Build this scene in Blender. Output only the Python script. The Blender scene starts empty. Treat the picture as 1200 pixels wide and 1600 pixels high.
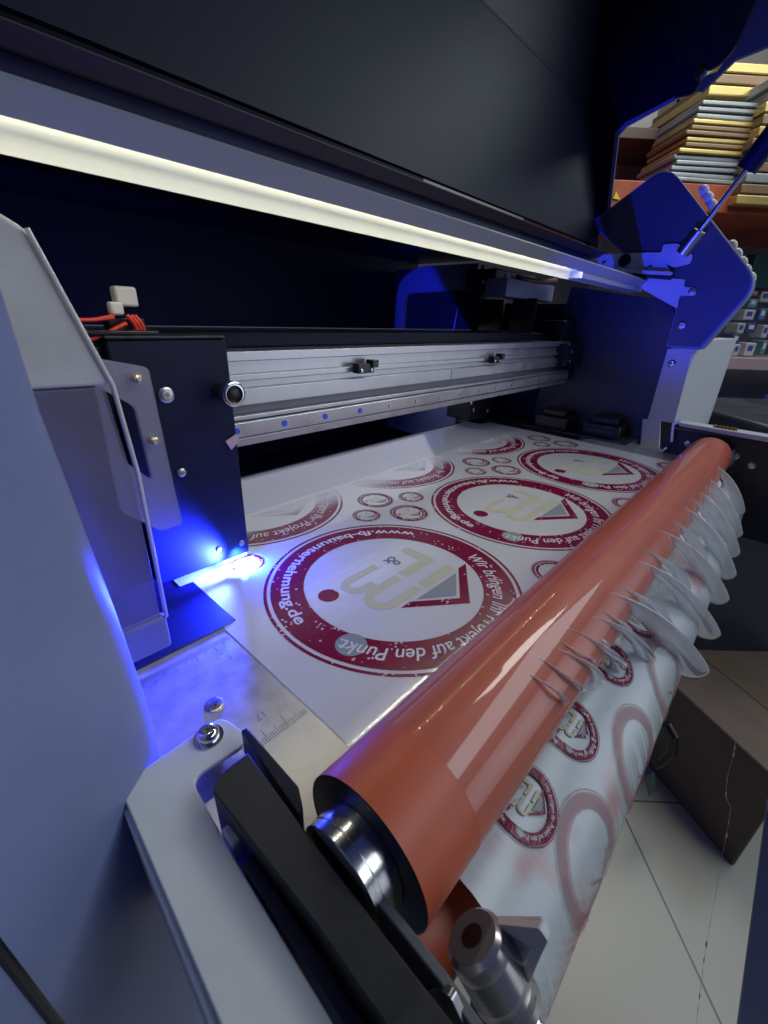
import bpy, bmesh, math, random
from mathutils import Vector, Matrix
random.seed(7)
S = 0.01            # every number below is in centimetres
scene = bpy.context.scene
COL = scene.collection
# ------------------------------------------------------------------ camera
R = Matrix(((0.6818123, -0.7306328, 0.0361630), (0.2817573, 0.3079089, 0.9087381), (-0.6750887, -0.6093996, 0.4157972)))
CAM = Vector((0, 0, 16.0)); F = 666.0
cd = bpy.data.cameras.new('camera'); cam = bpy.data.objects.new('camera', cd); COL.objects.link(cam)
cd.sensor_fit = 'HORIZONTAL'; cd.sensor_width = 36; cd.lens = 36 * F / 1200
cd.clip_start = 0.002; cd.clip_end = 60
cam.matrix_world = Matrix.Translation(CAM * S) @ R.transposed().to_4x4()
cd.dof.use_dof = True; cd.dof.focus_distance = 0.30; cd.dof.aperture_fstop = 34
scene.camera = cam
# ------------------------------------------------------------------ world and lights
w = bpy.data.worlds.new('World'); scene.world = w; w.use_nodes = True
bg = w.node_tree.nodes['Background']; bg.inputs[0].default_value = (0.16, 0.22, 0.85, 1); bg.inputs[1].default_value = 0.085
def area(name, loc, target, sx, sy, power, col, spread=180):
    l = bpy.data.lights.new(name, 'AREA'); l.shape = 'RECTANGLE'; l.size = sx * S; l.size_y = sy * S
    l.energy = power; l.color = col; l.spread = math.radians(spread)
    o = bpy.data.objects.new(name, l); COL.objects.link(o); o.location = Vector(loc) * S
    o.rotation_euler = (Vector(target) - Vector(loc)).to_track_quat('-Z', 'Y').to_euler(); return o
def spot(name, loc, target, power, col, ang, blend=.6, rad=.3):
    l = bpy.data.lights.new(name, 'SPOT'); l.energy = power; l.color = col; l.spot_size = math.radians(ang)
    l.spot_blend = blend; l.shadow_soft_size = rad * S
    o = bpy.data.objects.new(name, l); COL.objects.link(o); o.location = Vector(loc) * S
    o.rotation_euler = (Vector(target) - Vector(loc)).to_track_quat('-Z', 'Y').to_euler(); return o
area('room_tube_light', (150, -115, 160), (50, 0, -15), 260, 80, 17, (0.84, 0.96, 1.0))
area('front_fill_light', (150, -130, 5), (45, 0, -6), 220, 110, 1.05, (0.86, 0.93, 1.0), 60)  # added low fill from the front for bed, hanging film and loops
area('room_back_light', (190, 20, 175), (190, 130, 40), 90, 60, 14, (1.0, 0.96, 0.88))
area('rear_bed_fill', (38, 46, 9.5), (38, 34, 0), 56, 14, .15, (0.80, 0.82, 1.0))  # unseen fill added behind the beam to brighten the rear of the bed
UV = (0.015, 0.03, 1.0)
spot('uv_lamp_spot', (12.0, 24.0, 1.5), (12.1, 24.1, 0), 2.6, (.05, .19, 1.0), 96, .7, .25)
spot('uv_lamp_glow', (12.2, 23.9, .8), (15, 21, 0.3), .8, (.01, .04, 1.0), 165, 1.0, .25)
spot('uv_bounce_far', (17, 9.5, 1.2), (76, 14, 29), 10.5, UV, 40, 1.0, .3)  # added spot standing in for UV bounced off the film onto the end plate
spot('uv_bounce_left', (11.6, 23.5, .9), (3.0, 17.5, 1.5), 9.0, UV, 66, 1.0, .25)  # added UV spot: stands in for film bounce toward the left cover
spot('uv_bounce_head', (11.3, 23.2, .6), (7.8, 26, 1.8), 8.0, UV, 112, 1.0, .25)  # added UV spot standing in for bounce onto the carriage
spot('uv_bounce_station', (18, 38, 9), (70, 45, 21.5), 5, UV, 46, 1.0, .5)  # unseen UV spot added behind the beam to turn the station blue
spot('uv_bounce_back', (8, 38, 8), (20, 62, 20), .5, UV, 160, 1.0, .5)  # unseen UV spot added to tint the back wall blue
scene.view_settings.view_transform = 'Standard'; scene.view_settings.look = 'None'
scene.view_settings.gamma = 1; scene.view_settings.exposure = 0.22; scene.view_settings.use_curve_mapping = False
scene.render.engine = 'CYCLES'
scene.cycles.max_bounces = 10; scene.cycles.transparent_max_bounces = 24
scene.cycles.sample_clamp_indirect = 4.0

# ------------------------------------------------------------------ helpers
def ray(px, py):
    return R.transposed() @ Vector((px - 600, 800 - py, -F))
def P(px, py, ax, val):                 # point of the plane axis=val seen along that direction
    d = ray(px, py); t = (val - CAM[ax]) / d[ax]; return CAM + d * t
FW = Vector((0.72, 0.694, 0)).normalized(); RT = Vector((FW.y, -FW.x, 0)); UP = Vector((0, 0, 1))
def B(px, py, dist):                    # point of the upright plane square to the camera's heading
    d = ray(px, py); return CAM + d * (dist / d.dot(FW))

def mat(name, col=(.5, .5, .5), rough=.5, metal=0., coat=0., var=0., vscale=300., bump=0., bscale=800., alpha=1., emit=None, es=0., spec=.5, coatr=.05, trans=0.):
    m = bpy.data.materials.new(name); m.use_nodes = True; nt = m.node_tree; n = nt.nodes; b = n['Principled BSDF']
    b.inputs['Base Color'].default_value = (*col, 1); b.inputs['Roughness'].default_value = rough
    b.inputs['Metallic'].default_value = metal; b.inputs['Coat Weight'].default_value = coat
    b.inputs['Coat Roughness'].default_value = coatr; b.inputs['Alpha'].default_value = alpha
    b.inputs['Specular IOR Level'].default_value = spec; b.inputs['Transmission Weight'].default_value = trans
    if emit: b.inputs['Emission Color'].default_value = (*emit, 1); b.inputs['Emission Strength'].default_value = es
    if var or bump:
        g = n.new('ShaderNodeNewGeometry')
    if var:
        t = n.new('ShaderNodeTexNoise'); t.inputs['Scale'].default_value = vscale; t.inputs['Detail'].default_value = 5
        nt.links.new(g.outputs['Position'], t.inputs['Vector'])
        mr = n.new('ShaderNodeMapRange'); mr.inputs[1].default_value = .3; mr.inputs[2].default_value = .7
        mr.inputs[3].default_value = 1 - var; mr.inputs[4].default_value = 1 + var
        nt.links.new(t.outputs['Fac'], mr.inputs[0])
        vm = n.new('ShaderNodeVectorMath'); vm.operation = 'SCALE'; vm.inputs[0].default_value = col
        nt.links.new(mr.outputs[0], vm.inputs['Scale']); nt.links.new(vm.outputs[0], b.inputs['Base Color'])
        mr2 = n.new('ShaderNodeMapRange'); mr2.inputs[1].default_value = .3; mr2.inputs[2].default_value = .7
        mr2.inputs[3].default_value = max(0, rough - var * .4); mr2.inputs[4].default_value = min(1, rough + var * .4)
        nt.links.new(t.outputs['Fac'], mr2.inputs[0]); nt.links.new(mr2.outputs[0], b.inputs['Roughness'])
    if bump:
        t2 = n.new('ShaderNodeTexNoise'); t2.inputs['Scale'].default_value = bscale; t2.inputs['Detail'].default_value = 3
        nt.links.new(g.outputs['Position'], t2.inputs['Vector'])
        bp = n.new('ShaderNodeBump'); bp.inputs['Strength'].default_value = bump; bp.inputs['Distance'].default_value = .0005
        nt.links.new(t2.outputs['Fac'], bp.inputs['Height']); nt.links.new(bp.outputs[0], b.inputs['Normal'])
    return m

def tag(o, label=None, cat=None, group=None, kind=None):
    if label: o['label'] = label
    if cat: o['category'] = cat
    if group: o['group'] = group
    if kind: o['kind'] = kind
    return o
def wloc(o):
    v = Vector(o.location)
    while o.parent: o = o.parent; v = v + Vector(o.location)
    return v
def empty(name, loc, parent=None):
    o = bpy.data.objects.new(name, None); COL.objects.link(o); o.empty_display_size = .02
    o.location = Vector(loc) * S - (wloc(parent) if parent else Vector()); o.parent = parent; return o
def mk(name, verts, faces, m, parent=None, bevel=0., smooth=False, seg=2):
    vs = [Vector(v) * S for v in verts]
    mn = Vector([min(v[i] for v in vs) for i in range(3)]); mx = Vector([max(v[i] for v in vs) for i in range(3)])
    org = Vector(((mn.x + mx.x) / 2, (mn.y + mx.y) / 2, mn.z))
    me = bpy.data.meshes.new(name); me.from_pydata([v - org for v in vs], [], faces); me.update()
    bm = bmesh.new(); bm.from_mesh(me); bmesh.ops.recalc_face_normals(bm, faces=bm.faces); bm.to_mesh(me); bm.free()
    o = bpy.data.objects.new(name, me); COL.objects.link(o)
    o.location = org - (wloc(parent) if parent else Vector()); o.parent = parent
    if m: me.materials.append(m)
    if bevel:
        b = o.modifiers.new('bevel', 'BEVEL'); b.width = bevel * S; b.segments = seg; b.limit_method = 'ANGLE'; b.angle_limit = math.radians(40)
        b.harden_normals = False
        for p in me.polygons: p.use_smooth = True
        me.set_sharp_from_angle(angle=math.radians(32)) if hasattr(me, 'set_sharp_from_angle') else None
    if smooth:
        for p in me.polygons: p.use_smooth = True
        if smooth != 'all': me.set_sharp_from_angle(angle=math.radians(40))
    return o
class MB:
    def __init__(s): s.v = []; s.f = []
    def add(s, vs, fs):
        n = len(s.v); s.v += [Vector(v) for v in vs]; s.f += [[i + n for i in f] for f in fs]; return s
    def box(s, x0, x1, y0, y1, z0, z1):
        return s.add([(x0, y0, z0), (x1, y0, z0), (x1, y1, z0), (x0, y1, z0), (x0, y0, z1), (x1, y0, z1), (x1, y1, z1), (x0, y1, z1)],
                     [(0, 3, 2, 1), (4, 5, 6, 7), (0, 1, 5, 4), (1, 2, 6, 5), (2, 3, 7, 6), (3, 0, 4, 7)])
    def obox(s, c, a, b, h):             # corner c, edges a, b, h
        c, a, b, h = Vector(c), Vector(a), Vector(b), Vector(h)
        return s.add([c, c + a, c + a + b, c + b, c + h, c + a + h, c + a + b + h, c + b + h],
                     [(0, 3, 2, 1), (4, 5, 6, 7), (0, 1, 5, 4), (1, 2, 6, 5), (2, 3, 7, 6), (3, 0, 4, 7)])
    def prism(s, pts, vec):
        pts = [Vector(p) for p in pts]; vec = Vector(vec); n = len(pts)
        return s.add(pts + [p + vec for p in pts], [list(range(n))[::-1], list(range(n, 2 * n))] + [(i, (i + 1) % n, (i + 1) % n + n, i + n) for i in range(n)])
    def cyl(s, p0, p1, r0, r1=None, n=32, caps=True):
        p0, p1 = Vector(p0), Vector(p1); r1 = r0 if r1 is None else r1
        d = (p1 - p0).normalized(); u = d.orthogonal().normalized(); w_ = d.cross(u)
        a = [p0 + (u * math.cos(2 * math.pi * i / n) + w_ * math.sin(2 * math.pi * i / n)) * r0 for i in range(n)]
        b = [p1 + (u * math.cos(2 * math.pi * i / n) + w_ * math.sin(2 * math.pi * i / n)) * r1 for i in range(n)]
        fs = [(i, (i + 1) % n, (i + 1) % n + n, i + n) for i in range(n)]
        if caps: fs += [list(range(n))[::-1], list(range(n, 2 * n))]
        return s.add(a + b, fs)
    def tube(s, pts, r, n=8):
        pts = [Vector(p) for p in pts]
        rings = []; pu = None
        for i, p in enumerate(pts):
            d = (pts[min(i + 1, len(pts) - 1)] - pts[max(i - 1, 0)]).normalized()
            u = d.orthogonal().normalized() if pu is None else (pu - d * pu.dot(d)).normalized(); pu = u; w_ = d.cross(u)
            rings.append([p + (u * math.cos(2 * math.pi * k / n) + w_ * math.sin(2 * math.pi * k / n)) * r for k in range(n)])
        vs = [v for q in rings for v in q]
        fs = [(i * n + k, i * n + (k + 1) % n, (i + 1) * n + (k + 1) % n, (i + 1) * n + k) for i in range(len(pts) - 1) for k in range(n)]
        return s.add(vs, fs + [list(range(n))[::-1], list(range((len(pts) - 1) * n, len(pts) * n))])
    def lathe(s, p0, axis, prof, n=32):   # prof: (distance along axis, radius)
        p0 = Vector(p0); d = Vector(axis).normalized(); u = d.orthogonal().normalized(); w_ = d.cross(u); vs = []
        for t, r in prof: vs += [p0 + d * t + (u * math.cos(2 * math.pi * k / n) + w_ * math.sin(2 * math.pi * k / n)) * max(r, .001) for k in range(n)]
        m_ = len(prof); fs = [(i * n + k, i * n + (k + 1) % n, (i + 1) * n + (k + 1) % n, (i + 1) * n + k) for i in range(m_ - 1) for k in range(n)]
        return s.add(vs, fs + [list(range(n))[::-1], list(range((m_ - 1) * n, m_ * n))])
    def build(s, name, m, parent=None, bevel=0., smooth=False, seg=2): return mk(name, s.v, s.f, m, parent, bevel, smooth, seg)
def fillet(pts, rads, seg=6):
    pts = [Vector(p) for p in pts]; out = []; n = len(pts)
    for i, p in enumerate(pts):
        r = rads[i] if isinstance(rads, (list, tuple)) else rads
        if r <= 0: out.append(p); continue
        a = (pts[i - 1] - p); b = (pts[(i + 1) % n] - p); la, lb = a.length, b.length
        r = min(r, la * .48, lb * .48); s_, e_ = p + a.normalized() * r, p + b.normalized() * r
        for k in range(seg + 1):
            t = k / seg; out.append(s_ * (1 - t) ** 2 + p * 2 * t * (1 - t) + e_ * t * t)
    return out
def PX(pxs, ax, val, rads=0, seg=6):
    return fillet([P(x, y, ax, val) for x, y in pxs], rads, seg)
def screw(name, c, ax, r, m, parent, h=.12, washer=0):
    a = Vector(ax).normalized(); c = Vector(c); mb = MB()
    if washer: mb.lathe(c, a, [(0, washer), (.06, washer), (.06, r)])
    mb.lathe(c + a * (.06 if washer else 0), a, [(0, r), (h * .6, r), (h * .9, r * .8), (h, r * .5), (h, r * .32), (h * .5, r * .28), (h * .5, 0)], 24)
    u = a.orthogonal().normalized(); v = a.cross(u); cc = c + a * (h + (.06 if washer else 0) - .03)
    for q, t in ((u, v), (v, u)): mb.obox(cc - q * r * .55 - t * r * .07, q * r * 1.1, t * r * .14, a * .045)
    return mb.build(name, m, parent, smooth=True)

# ------------------------------------------------------------------ materials
M = {}
M['paint_dark'] = mat('charcoal painted steel', (.030, .034, .045), .38, var=.15, vscale=90, bump=.15, bscale=3000)
M['lid'] = mat('charcoal lid paint', (.006, .009, .026), .45, spec=.18, bump=.2, bscale=2500)
M['navy'] = mat('navy black steel', (.008, .010, .030), .5, spec=.2, bump=.15, bscale=3000)
M['black'] = mat('black anodised aluminium', (.016, .017, .020), .42, var=.2, vscale=150, bump=.2, bscale=4000)
M['black_plastic'] = mat('black plastic', (.008, .008, .011), .3)
M['cover'] = mat('pale grey blue machine cover', (.21, .25, .46), .42, bump=.25, bscale=2200, var=.07, vscale=22)
M['white_paint'] = mat('white powder coat', (.62, .64, .68), .4, bump=.1, bscale=4000)
M['bracket_paint'] = mat('light grey bracket paint', (.70, .73, .73), .42, var=.05, vscale=60, bump=.12, bscale=5000)
M['alu'] = mat('extruded aluminium', (.46, .47, .51), .30, metal=.75, var=.08, vscale=60)
M['alu_dark'] = mat('shadowed groove aluminium', (.16, .165, .20), .4, metal=.8)  # darker copy of the aluminium: the groove's shade is put into its colour
M['steel'] = mat('polished steel', (.70, .70, .71), .16, metal=1.)
M['satin'] = mat('satin steel', (.55, .55, .55), .3, metal=1., var=.1, vscale=200)
M['barface'] = mat('light bar anodised face', (.40, .46, .49), .45, metal=.3)
M['rubber'] = mat('orange red silicone rubber', (.60, .115, .05), .42, var=.05, vscale=50, bump=.06, bscale=2000)
M['rubber_dark'] = mat('black rubber end', (.012, .011, .012), .35)
M['acrylic'] = mat('frosted acrylic', (.70, .69, .66), .4, alpha=.85, var=.12, vscale=45)
M['acrylic_low'] = mat('smoky frosted acrylic', (.26, .24, .34), .35, alpha=.42, var=.1, vscale=45)
M['acrylic_edge'] = mat('acrylic edge', (.72, .70, .68), .3, alpha=.9)
M['acrylic_clear'] = mat('clear acrylic plate', (.40, .40, .50), .2, alpha=.42)
M['red_wire'] = mat('red wire insulation', (.70, .045, .02), .4)
M['ivory'] = mat('ivory nylon', (.75, .72, .62), .4)
M['led_diffuser'] = mat('lit diffuser', (.58, .58, .50), .5, emit=(.97, 1.0, .86), es=.20, var=.08, vscale=14)
M['led_chip'] = mat('lit led chips', (.8, .8, .7), .5, emit=(1.0, .95, .78), es=190)
M['uv_glass'] = mat('lit uv lamp window', (.1, .1, .3), .3, emit=(.15, .3, 1.0), es=9)
M['blue_plug'] = mat('blue plastic plug', (.02, .10, .85), .4)

# film whites
M['film'] = mat('glossy white film', (.73, .73, .74), .16, coat=.6, coatr=.04, bump=.22, bscale=14, var=.02, vscale=20)
def ink(name, col, rough=.3, faded=False, fade_lo=.277, fade_hi=.305, ghost=(.73, .73, .75), speck=True):
    m = bpy.data.materials.new(name); m.use_nodes = True; nt = m.node_tree; n = nt.nodes; L = nt.links.new
    b = n['Principled BSDF']; b.inputs['Roughness'].default_value = rough; b.inputs['Coat Weight'].default_value = .12; b.inputs['Coat Roughness'].default_value = .05; b.inputs['Specular IOR Level'].default_value = .35
    g = n.new('ShaderNodeNewGeometry'); sep = n.new('ShaderNodeSeparateXYZ'); L(g.outputs['Position'], sep.inputs[0])
    nz = n.new('ShaderNodeTexNoise'); nz.inputs['Scale'].default_value = 55; nz.inputs['Detail'].default_value = 6; L(g.outputs['Position'], nz.inputs['Vector'])
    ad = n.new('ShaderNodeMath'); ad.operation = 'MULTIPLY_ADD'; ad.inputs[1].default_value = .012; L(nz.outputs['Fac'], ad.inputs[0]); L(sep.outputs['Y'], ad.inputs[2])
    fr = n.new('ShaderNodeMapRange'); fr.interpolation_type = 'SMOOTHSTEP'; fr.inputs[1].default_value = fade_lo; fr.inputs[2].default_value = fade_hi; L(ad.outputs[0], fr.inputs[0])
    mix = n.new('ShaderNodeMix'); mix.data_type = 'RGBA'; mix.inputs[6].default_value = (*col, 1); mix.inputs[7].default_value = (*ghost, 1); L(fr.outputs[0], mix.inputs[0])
    last = mix.outputs[2]
    if speck:
        vo = n.new('ShaderNodeTexVoronoi'); vo.inputs['Scale'].default_value = 330; L(g.outputs['Position'], vo.inputs['Vector'])
        lt = n.new('ShaderNodeMath'); lt.operation = 'LESS_THAN'; lt.inputs[1].default_value = .27; L(vo.outputs['Distance'], lt.inputs[0])
        n2 = n.new('ShaderNodeTexNoise'); n2.inputs['Scale'].default_value = 75; n2.inputs['Detail'].default_value = 3; L(g.outputs['Position'], n2.inputs['Vector'])
        gt = n.new('ShaderNodeMath'); gt.operation = 'GREATER_THAN'; gt.inputs[1].default_value = .535; L(n2.outputs['Fac'], gt.inputs[0])
        mu = n.new('ShaderNodeMath'); mu.operation = 'MULTIPLY'; L(lt.outputs[0], mu.inputs[0]); L(gt.outputs[0], mu.inputs[1])
        mx = n.new('ShaderNodeMix'); mx.data_type = 'RGBA'; mx.inputs[7].default_value = (.72, .55, .60, 1); L(mu.outputs[0], mx.inputs[0]); L(last, mx.inputs[6]); last = mx.outputs[2]  # pale flecks: real specks plus broken reflections put into the ink colour
    L(last, b.inputs['Base Color'])
    bp = n.new('ShaderNodeBump'); bp.inputs['Strength'].default_value = .35; bp.inputs['Distance'].default_value = .0004
    n3 = n.new('ShaderNodeTexNoise'); n3.inputs['Scale'].default_value = 700; n3.inputs['Detail'].default_value = 2; L(g.outputs['Position'], n3.inputs['Vector'])
    L(n3.outputs['Fac'], bp.inputs['Height']); L(bp.outputs[0], b.inputs['Normal'])
    return m
M['ink_red'] = ink('crimson ink', (.22, .003, .042), .24)
M['ink_cream'] = ink('cream ink', (.64, .62, .43), speck=False)
M['ink_grey'] = ink('grey ink', (.16, .17, .20), speck=False)
M['ink_silver'] = ink('silver grey ink', (.30, .33, .35), speck=False)
M['ink_white'] = ink('white ink', (.78, .76, .78), speck=False)
M['ink_gloss'] = mat('white ink relief', (.72, .72, .75), .2, coat=.8)

# ================================================================== THE PRINTER
printer = empty('printer', (40, 20, -90))
tag(printer, 'wide roll film printer with raised charcoal lid, light bar, steel bed and red roller', 'printer')
# --- platen -------------------------------------------------------
def platen_mat():
    m = mat('brushed stainless platen', (.66, .645, .60), .38, metal=.65, var=.12, vscale=120, bump=.12, bscale=600)
    return m
M['platen'] = platen_mat()
prof = [(19.0, -.03), (7.0, -.03)]
for k in range(1, 13):
    a = math.radians(90 * k / 12); prof.append((7.0 - 1.6 * math.sin(a) - .0, -.03 - 1.6 * (1 - math.cos(a))))
prof += [(5.4, -5), (19.0, -5)]
pl = MB().prism([(1.2, y, z) for y, z in prof], (70, 0, 0)).build('platen', M['platen'], printer, smooth=True)
MB().box(1.2, 71, 24.5, 40, -1.2, -.04).build('rear_platen', M['navy'], printer, .05)
MB().box(1.2, 71, 19.3, 24.4, -3, -.5).build('print_gap', M['black_plastic'], printer, .03)
# ruler marks: fine engraved ticks in two rows
M['tick'] = mat('engraved tick marks', (.30, .30, .27), .6)
for y, dirn in ((18.3, -1), (11.2, 1)):
    tk = MB()
    for i in range(60):
        x = 2.0 + i * .1
        l = .75 if i % 10 == 0 else (.55 if i % 5 == 0 else .35)
        tk.box(x - .014, x + .014, min(y, y + dirn * l), max(y, y + dirn * l), -.028, -.022)
    tk.build('ruler_scale', M['tick'], pl)
screw('platen_screw', (5.26, 14.48, -.03), (0, 0, 1), .42, M['satin'], printer, .08)
def text_mesh(body, size, shear=0., bold=0., align='CENTER', space=1.0):
    cu = bpy.data.curves.new('t', 'FONT'); cu.body = body; cu.size = size; cu.align_x = align; cu.shear = shear; cu.offset = bold; cu.space_character = space
    cu.resolution_u = 4
    ob = bpy.data.objects.new('t', cu); COL.objects.link(ob); dg = bpy.context.evaluated_depsgraph_get(); me = bpy.data.meshes.new_from_object(ob.evaluated_get(dg))
    vs = [v.co.copy() for v in me.vertices]; fs = [tuple(p.vertices) for p in me.polygons]
    bpy.data.objects.remove(ob); bpy.data.curves.remove(cu); bpy.data.meshes.remove(me); return vs, fs
for s_, x, y in (('0', 3.0, 16.6), ('5', 7.2, 16.9), ('17', 6.4, 12.7), ('18', 4.0, 12.7)):
    vs, fs = text_mesh(s_, .5); MB().add([(x - v.x, y - v.y, -.024) for v in vs], fs).build('ruler_number', M['tick'], pl)
# dark strip and slot left of the film, in front of the head
MB().box(1.2, 8.9, 19.05, 24.4, -.4, .05).build('gap_cover', M['navy'], printer, .03)
MB().box(1.2, 8.6, 18.98, 19.04, -.3, .05).build('gap_lip', M['black'], printer)
MB().prism([P(252, 828, 2, .2), P(262, 826, 2, .2), P(322, 878, 2, .2), P(314, 884, 2, .2)], (0, 0, .12)).build('glint_strip', M['alu'], printer, .02)  # added metal strip standing in for a streak of reflected blue light
# --- platen film edge guard at the right (clear flap) ---------------
M['flap'] = mat('smoky clear flap', (.35, .36, .40), .2, alpha=.45)
MB().prism([(66.0, 8.5, .12), (71.5, 8.5, .12), (71.5, 19.0, .12), (66.8, 21.0, .12)], (0, 0, .06)).build('clear_flap', M['flap'], printer)
screw('flap_screw', (70.4, 17.3, .18), (0, 0, 1), .35, M['steel'], printer)
MB().box(69.0, 75.9, 22, 40, -.8, .35).build('side_rail', M['black_plastic'], printer, .1)
MB().prism([(63.8, 36.4, .1), (62.8, 40.5, .1), (70.5, 40.5, .1), (70.5, 36.4, .1)], (0, 0, .1)).build('rear_film_guide', M['satin'], printer)

# --- beam ----------------------------------------------------------
BX0, BX1 = -10, 74
beam = MB().box(BX0, BX1, 28.3, 36, 7.3, 13.5).build('beam', M['alu'], printer, .1)
bm_ = MB(); bm_.box(BX0, BX1, 27.9, 28.29, 12.9, 13.55); bm_.box(BX0, BX1, 28.0, 28.29, 11.6, 12.05); bm_.box(BX0, BX1, 27.85, 28.29, 9.95, 11.1)
bm_.build('beam_ribs', M['alu'], beam, .06)
MB().box(BX0, BX1, 28.1, 28.29, 9.35, 9.94).build('beam_groove', M['alu_dark'], beam, .03)
MB().box(BX0, BX1, 27.55, 28.28, 9.0, 9.34).build('beam_lip', M['alu'], beam, .08)
rail = MB().box(BX0, BX1, 27.3, 28.25, 7.85, 8.95).build('linear_rail', M['alu'], beam, .1)
MB().box(BX0, BX1, 27.45, 28.28, 7.2, 7.80).build('beam_base_lip', M['alu'], beam, .08)
MB().box(BX0, BX1, 31, 42, 13.56, 14.6).build('beam_back_cover', M['navy'], beam, .1)
x = 14.6; k = 0
while x < 73:
    mb = MB().cyl((x, 27.22, 8.4), (x, 27.31, 8.4), .22, n=20)
    mb.build('rail_plug', M['blue_plug'] if k < 4 else M['satin'], rail, smooth=True); x += 3.98; k += 1
for (a, b) in ((566, 574), (772, 561)):
    c = P(a, b, 1, 27.7)
    s_ = MB().box(c.x - .9, c.x + 1.0, 27.2, 27.98, c.z - .45, c.z + .35).box(c.x + .6, c.x + 1.35, 27.0, 27.9, c.z + .0, c.z + .62).build('end_sensor', M['black_plastic'], beam, .06)
    for dx in (-.55, .65): screw('sensor_screw', (c.x + dx, 27.2, c.z - .2), (0, -1, 0), .17, M['steel'], s_, .1)
# little printed sticker on the beam
stk = MB().box(41.0, 50.0, 27.80, 27.84, 10.05, 11.0).build('beam_sticker', mat('pale sticker', (.45, .46, .52), .4), beam)

# --- carriage ------------------------------------------------------
car = MB().box(7.0, 13.1, 24.5, 27.1, .55, 14.55).build('carriage', M['navy'], printer, .12)
MB().box(1.0, 6.95, 25.2, 27.0, .6, 14.3).build('carriage_rear_plate', M['black'], car, .1)
MB().box(6.9, 13.0, 24.4, 27.2, 14.56, 14.72).build('carriage_lid', M['black'], car, .05)
for i, (a, b) in enumerate(((259, 617), (283, 738))):
    screw('carriage_screw', P(a, b, 1, 24.5), (0, -1, 0), .42 if i == 0 else .26, M['satin'], car, .18)
screw('carriage_screw', P(377, 848, 1, 24.5), (0, -1, 0), .2, M['satin'], car, .12)
screw('carriage_screw', P(342, 858, 1, 24.5), (0, -1, 0), .2, M['satin'], car, .12)
kc = P(350, 612, 1, 24.0)
kn = MB().lathe((kc.x, 24.5, kc.z), (0, -1, 0), [(0, .5), (.9, .5), (1.0, .62), (1.5, .62), (1.6, .5)]).build('sensor_knob', M['black_plastic'], car, smooth=True)
MB().lathe((kc.x, 23.2, kc.z), (0, -1, 0), [(0, .63), (0, .72), (.35, .70), (.42, .6), (.42, .5), (0, .48)]).build('knob_ring', M['steel'], kn, smooth=True)
# cable tag
MB().prism([P(353, 690, 1, 24.3), P(370, 678, 1, 24.3), P(375, 688, 1, 24.3), P(362, 703, 1, 24.3)], (0, .1, 0)).build('tape_tab', mat('pale pink tape', (.55, .42, .45), .5), car)
# clear acrylic frame in front of the carriage
out = PX([(140, 558), (232, 574), (272, 760), (286, 818), (252, 830), (190, 800)], 1, 23.2, .25)
inn = PX([(158, 607), (212, 636), (236, 735), (240, 752), (196, 722)], 1, 23.2, .3)
bm = bmesh.new()
for lp in (out, inn):
    vs = [bm.verts.new(p) for p in lp]
    for i in range(len(vs)): bm.edges.new((vs[i], vs[(i + 1) % len(vs)]))
bmesh.ops.triangle_fill(bm, use_beauty=True, use_dissolve=False, edges=bm.edges[:])
r_ = bmesh.ops.extrude_face_region(bm, geom=bm.faces[:]); bmesh.ops.translate(bm, verts=[g for g in r_['geom'] if isinstance(g, bmesh.types.BMVert)], vec=(0, .35, 0))
bm.verts.index_update(); acr = mk('acrylic_frame', [v.co[:] for v in bm.verts], [[v.index for v in f.verts] for f in bm.faces], M['acrylic_clear'], car); bm.free()
for (a, b) in ((211, 590), (236, 686)):
    c = P(a, b, 1, 23.2); MB().lathe((c.x, 23.2, c.z), (0, -1, 0), [(0, .2), (.5, .2), (.6, .1)]).build('brass_standoff', mat('brass', (.7, .62, .42), .3, metal=.8), acr, smooth=True)
# wires and connector on top
con = MB().box(8.0, 9.0, 25.2, 26.0, 16.0, 16.9).box(7.6, 8.2, 25.0, 25.6, 15.6, 16.2).build('wire_connector', M['ivory'], car, .12)
def bez(p0, p1, p2, p3, n=12):
    p0, p1, p2, p3 = map(Vector, (p0, p1, p2, p3))
    return [p0 * (1 - t) ** 3 + p1 * 3 * t * (1 - t) ** 2 + p2 * 3 * t * t * (1 - t) + p3 * t ** 3 for t in [i / n for i in range(n + 1)]]
for off in (0, .16):
    MB().tube(bez(P(105, 498, 1, 24.8), P(135, 502, 1, 24.8), P(150, 500, 1, 25), P(178, 493 + off * 20, 1, 25)), .09).build('red_wire', M['red_wire'], car, smooth='all')
MB().tube(bez(P(118, 536, 1, 24.8), P(160, 528, 1, 24.8), P(175, 515, 1, 25), P(198, 505, 1, 25)), .1).build('red_wire', M['red_wire'], car, smooth='all')
for o_ in (-.22, -.05, .12):
    a = P(206, 492, 1, 24.9); b = P(222, 520, 1, 25.0); MB().tube(bez(a + Vector((o_, 0, 0)), a + Vector((o_ + .2, -.1, -.4)), b + Vector((o_, -.1, .5)), b + Vector((o_, 0, -.3))), .1).build('red_wire', M['red_wire'], car, smooth='all')
MB().box(6.2, 9.5, 24.6, 25.4, 14.73, 14.95).box(7.5, 9.2, 25.4, 26.3, 14.73, 15.5).build('wire_clip', M['black_plastic'], car, .06)
# uv lamp under the carriage, its window looks down at the film
uvh = MB().box(11.2, 12.9, 24.55, 26.0, .35, .54).build('uv_lamp_window', M['uv_glass'], car)

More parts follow.
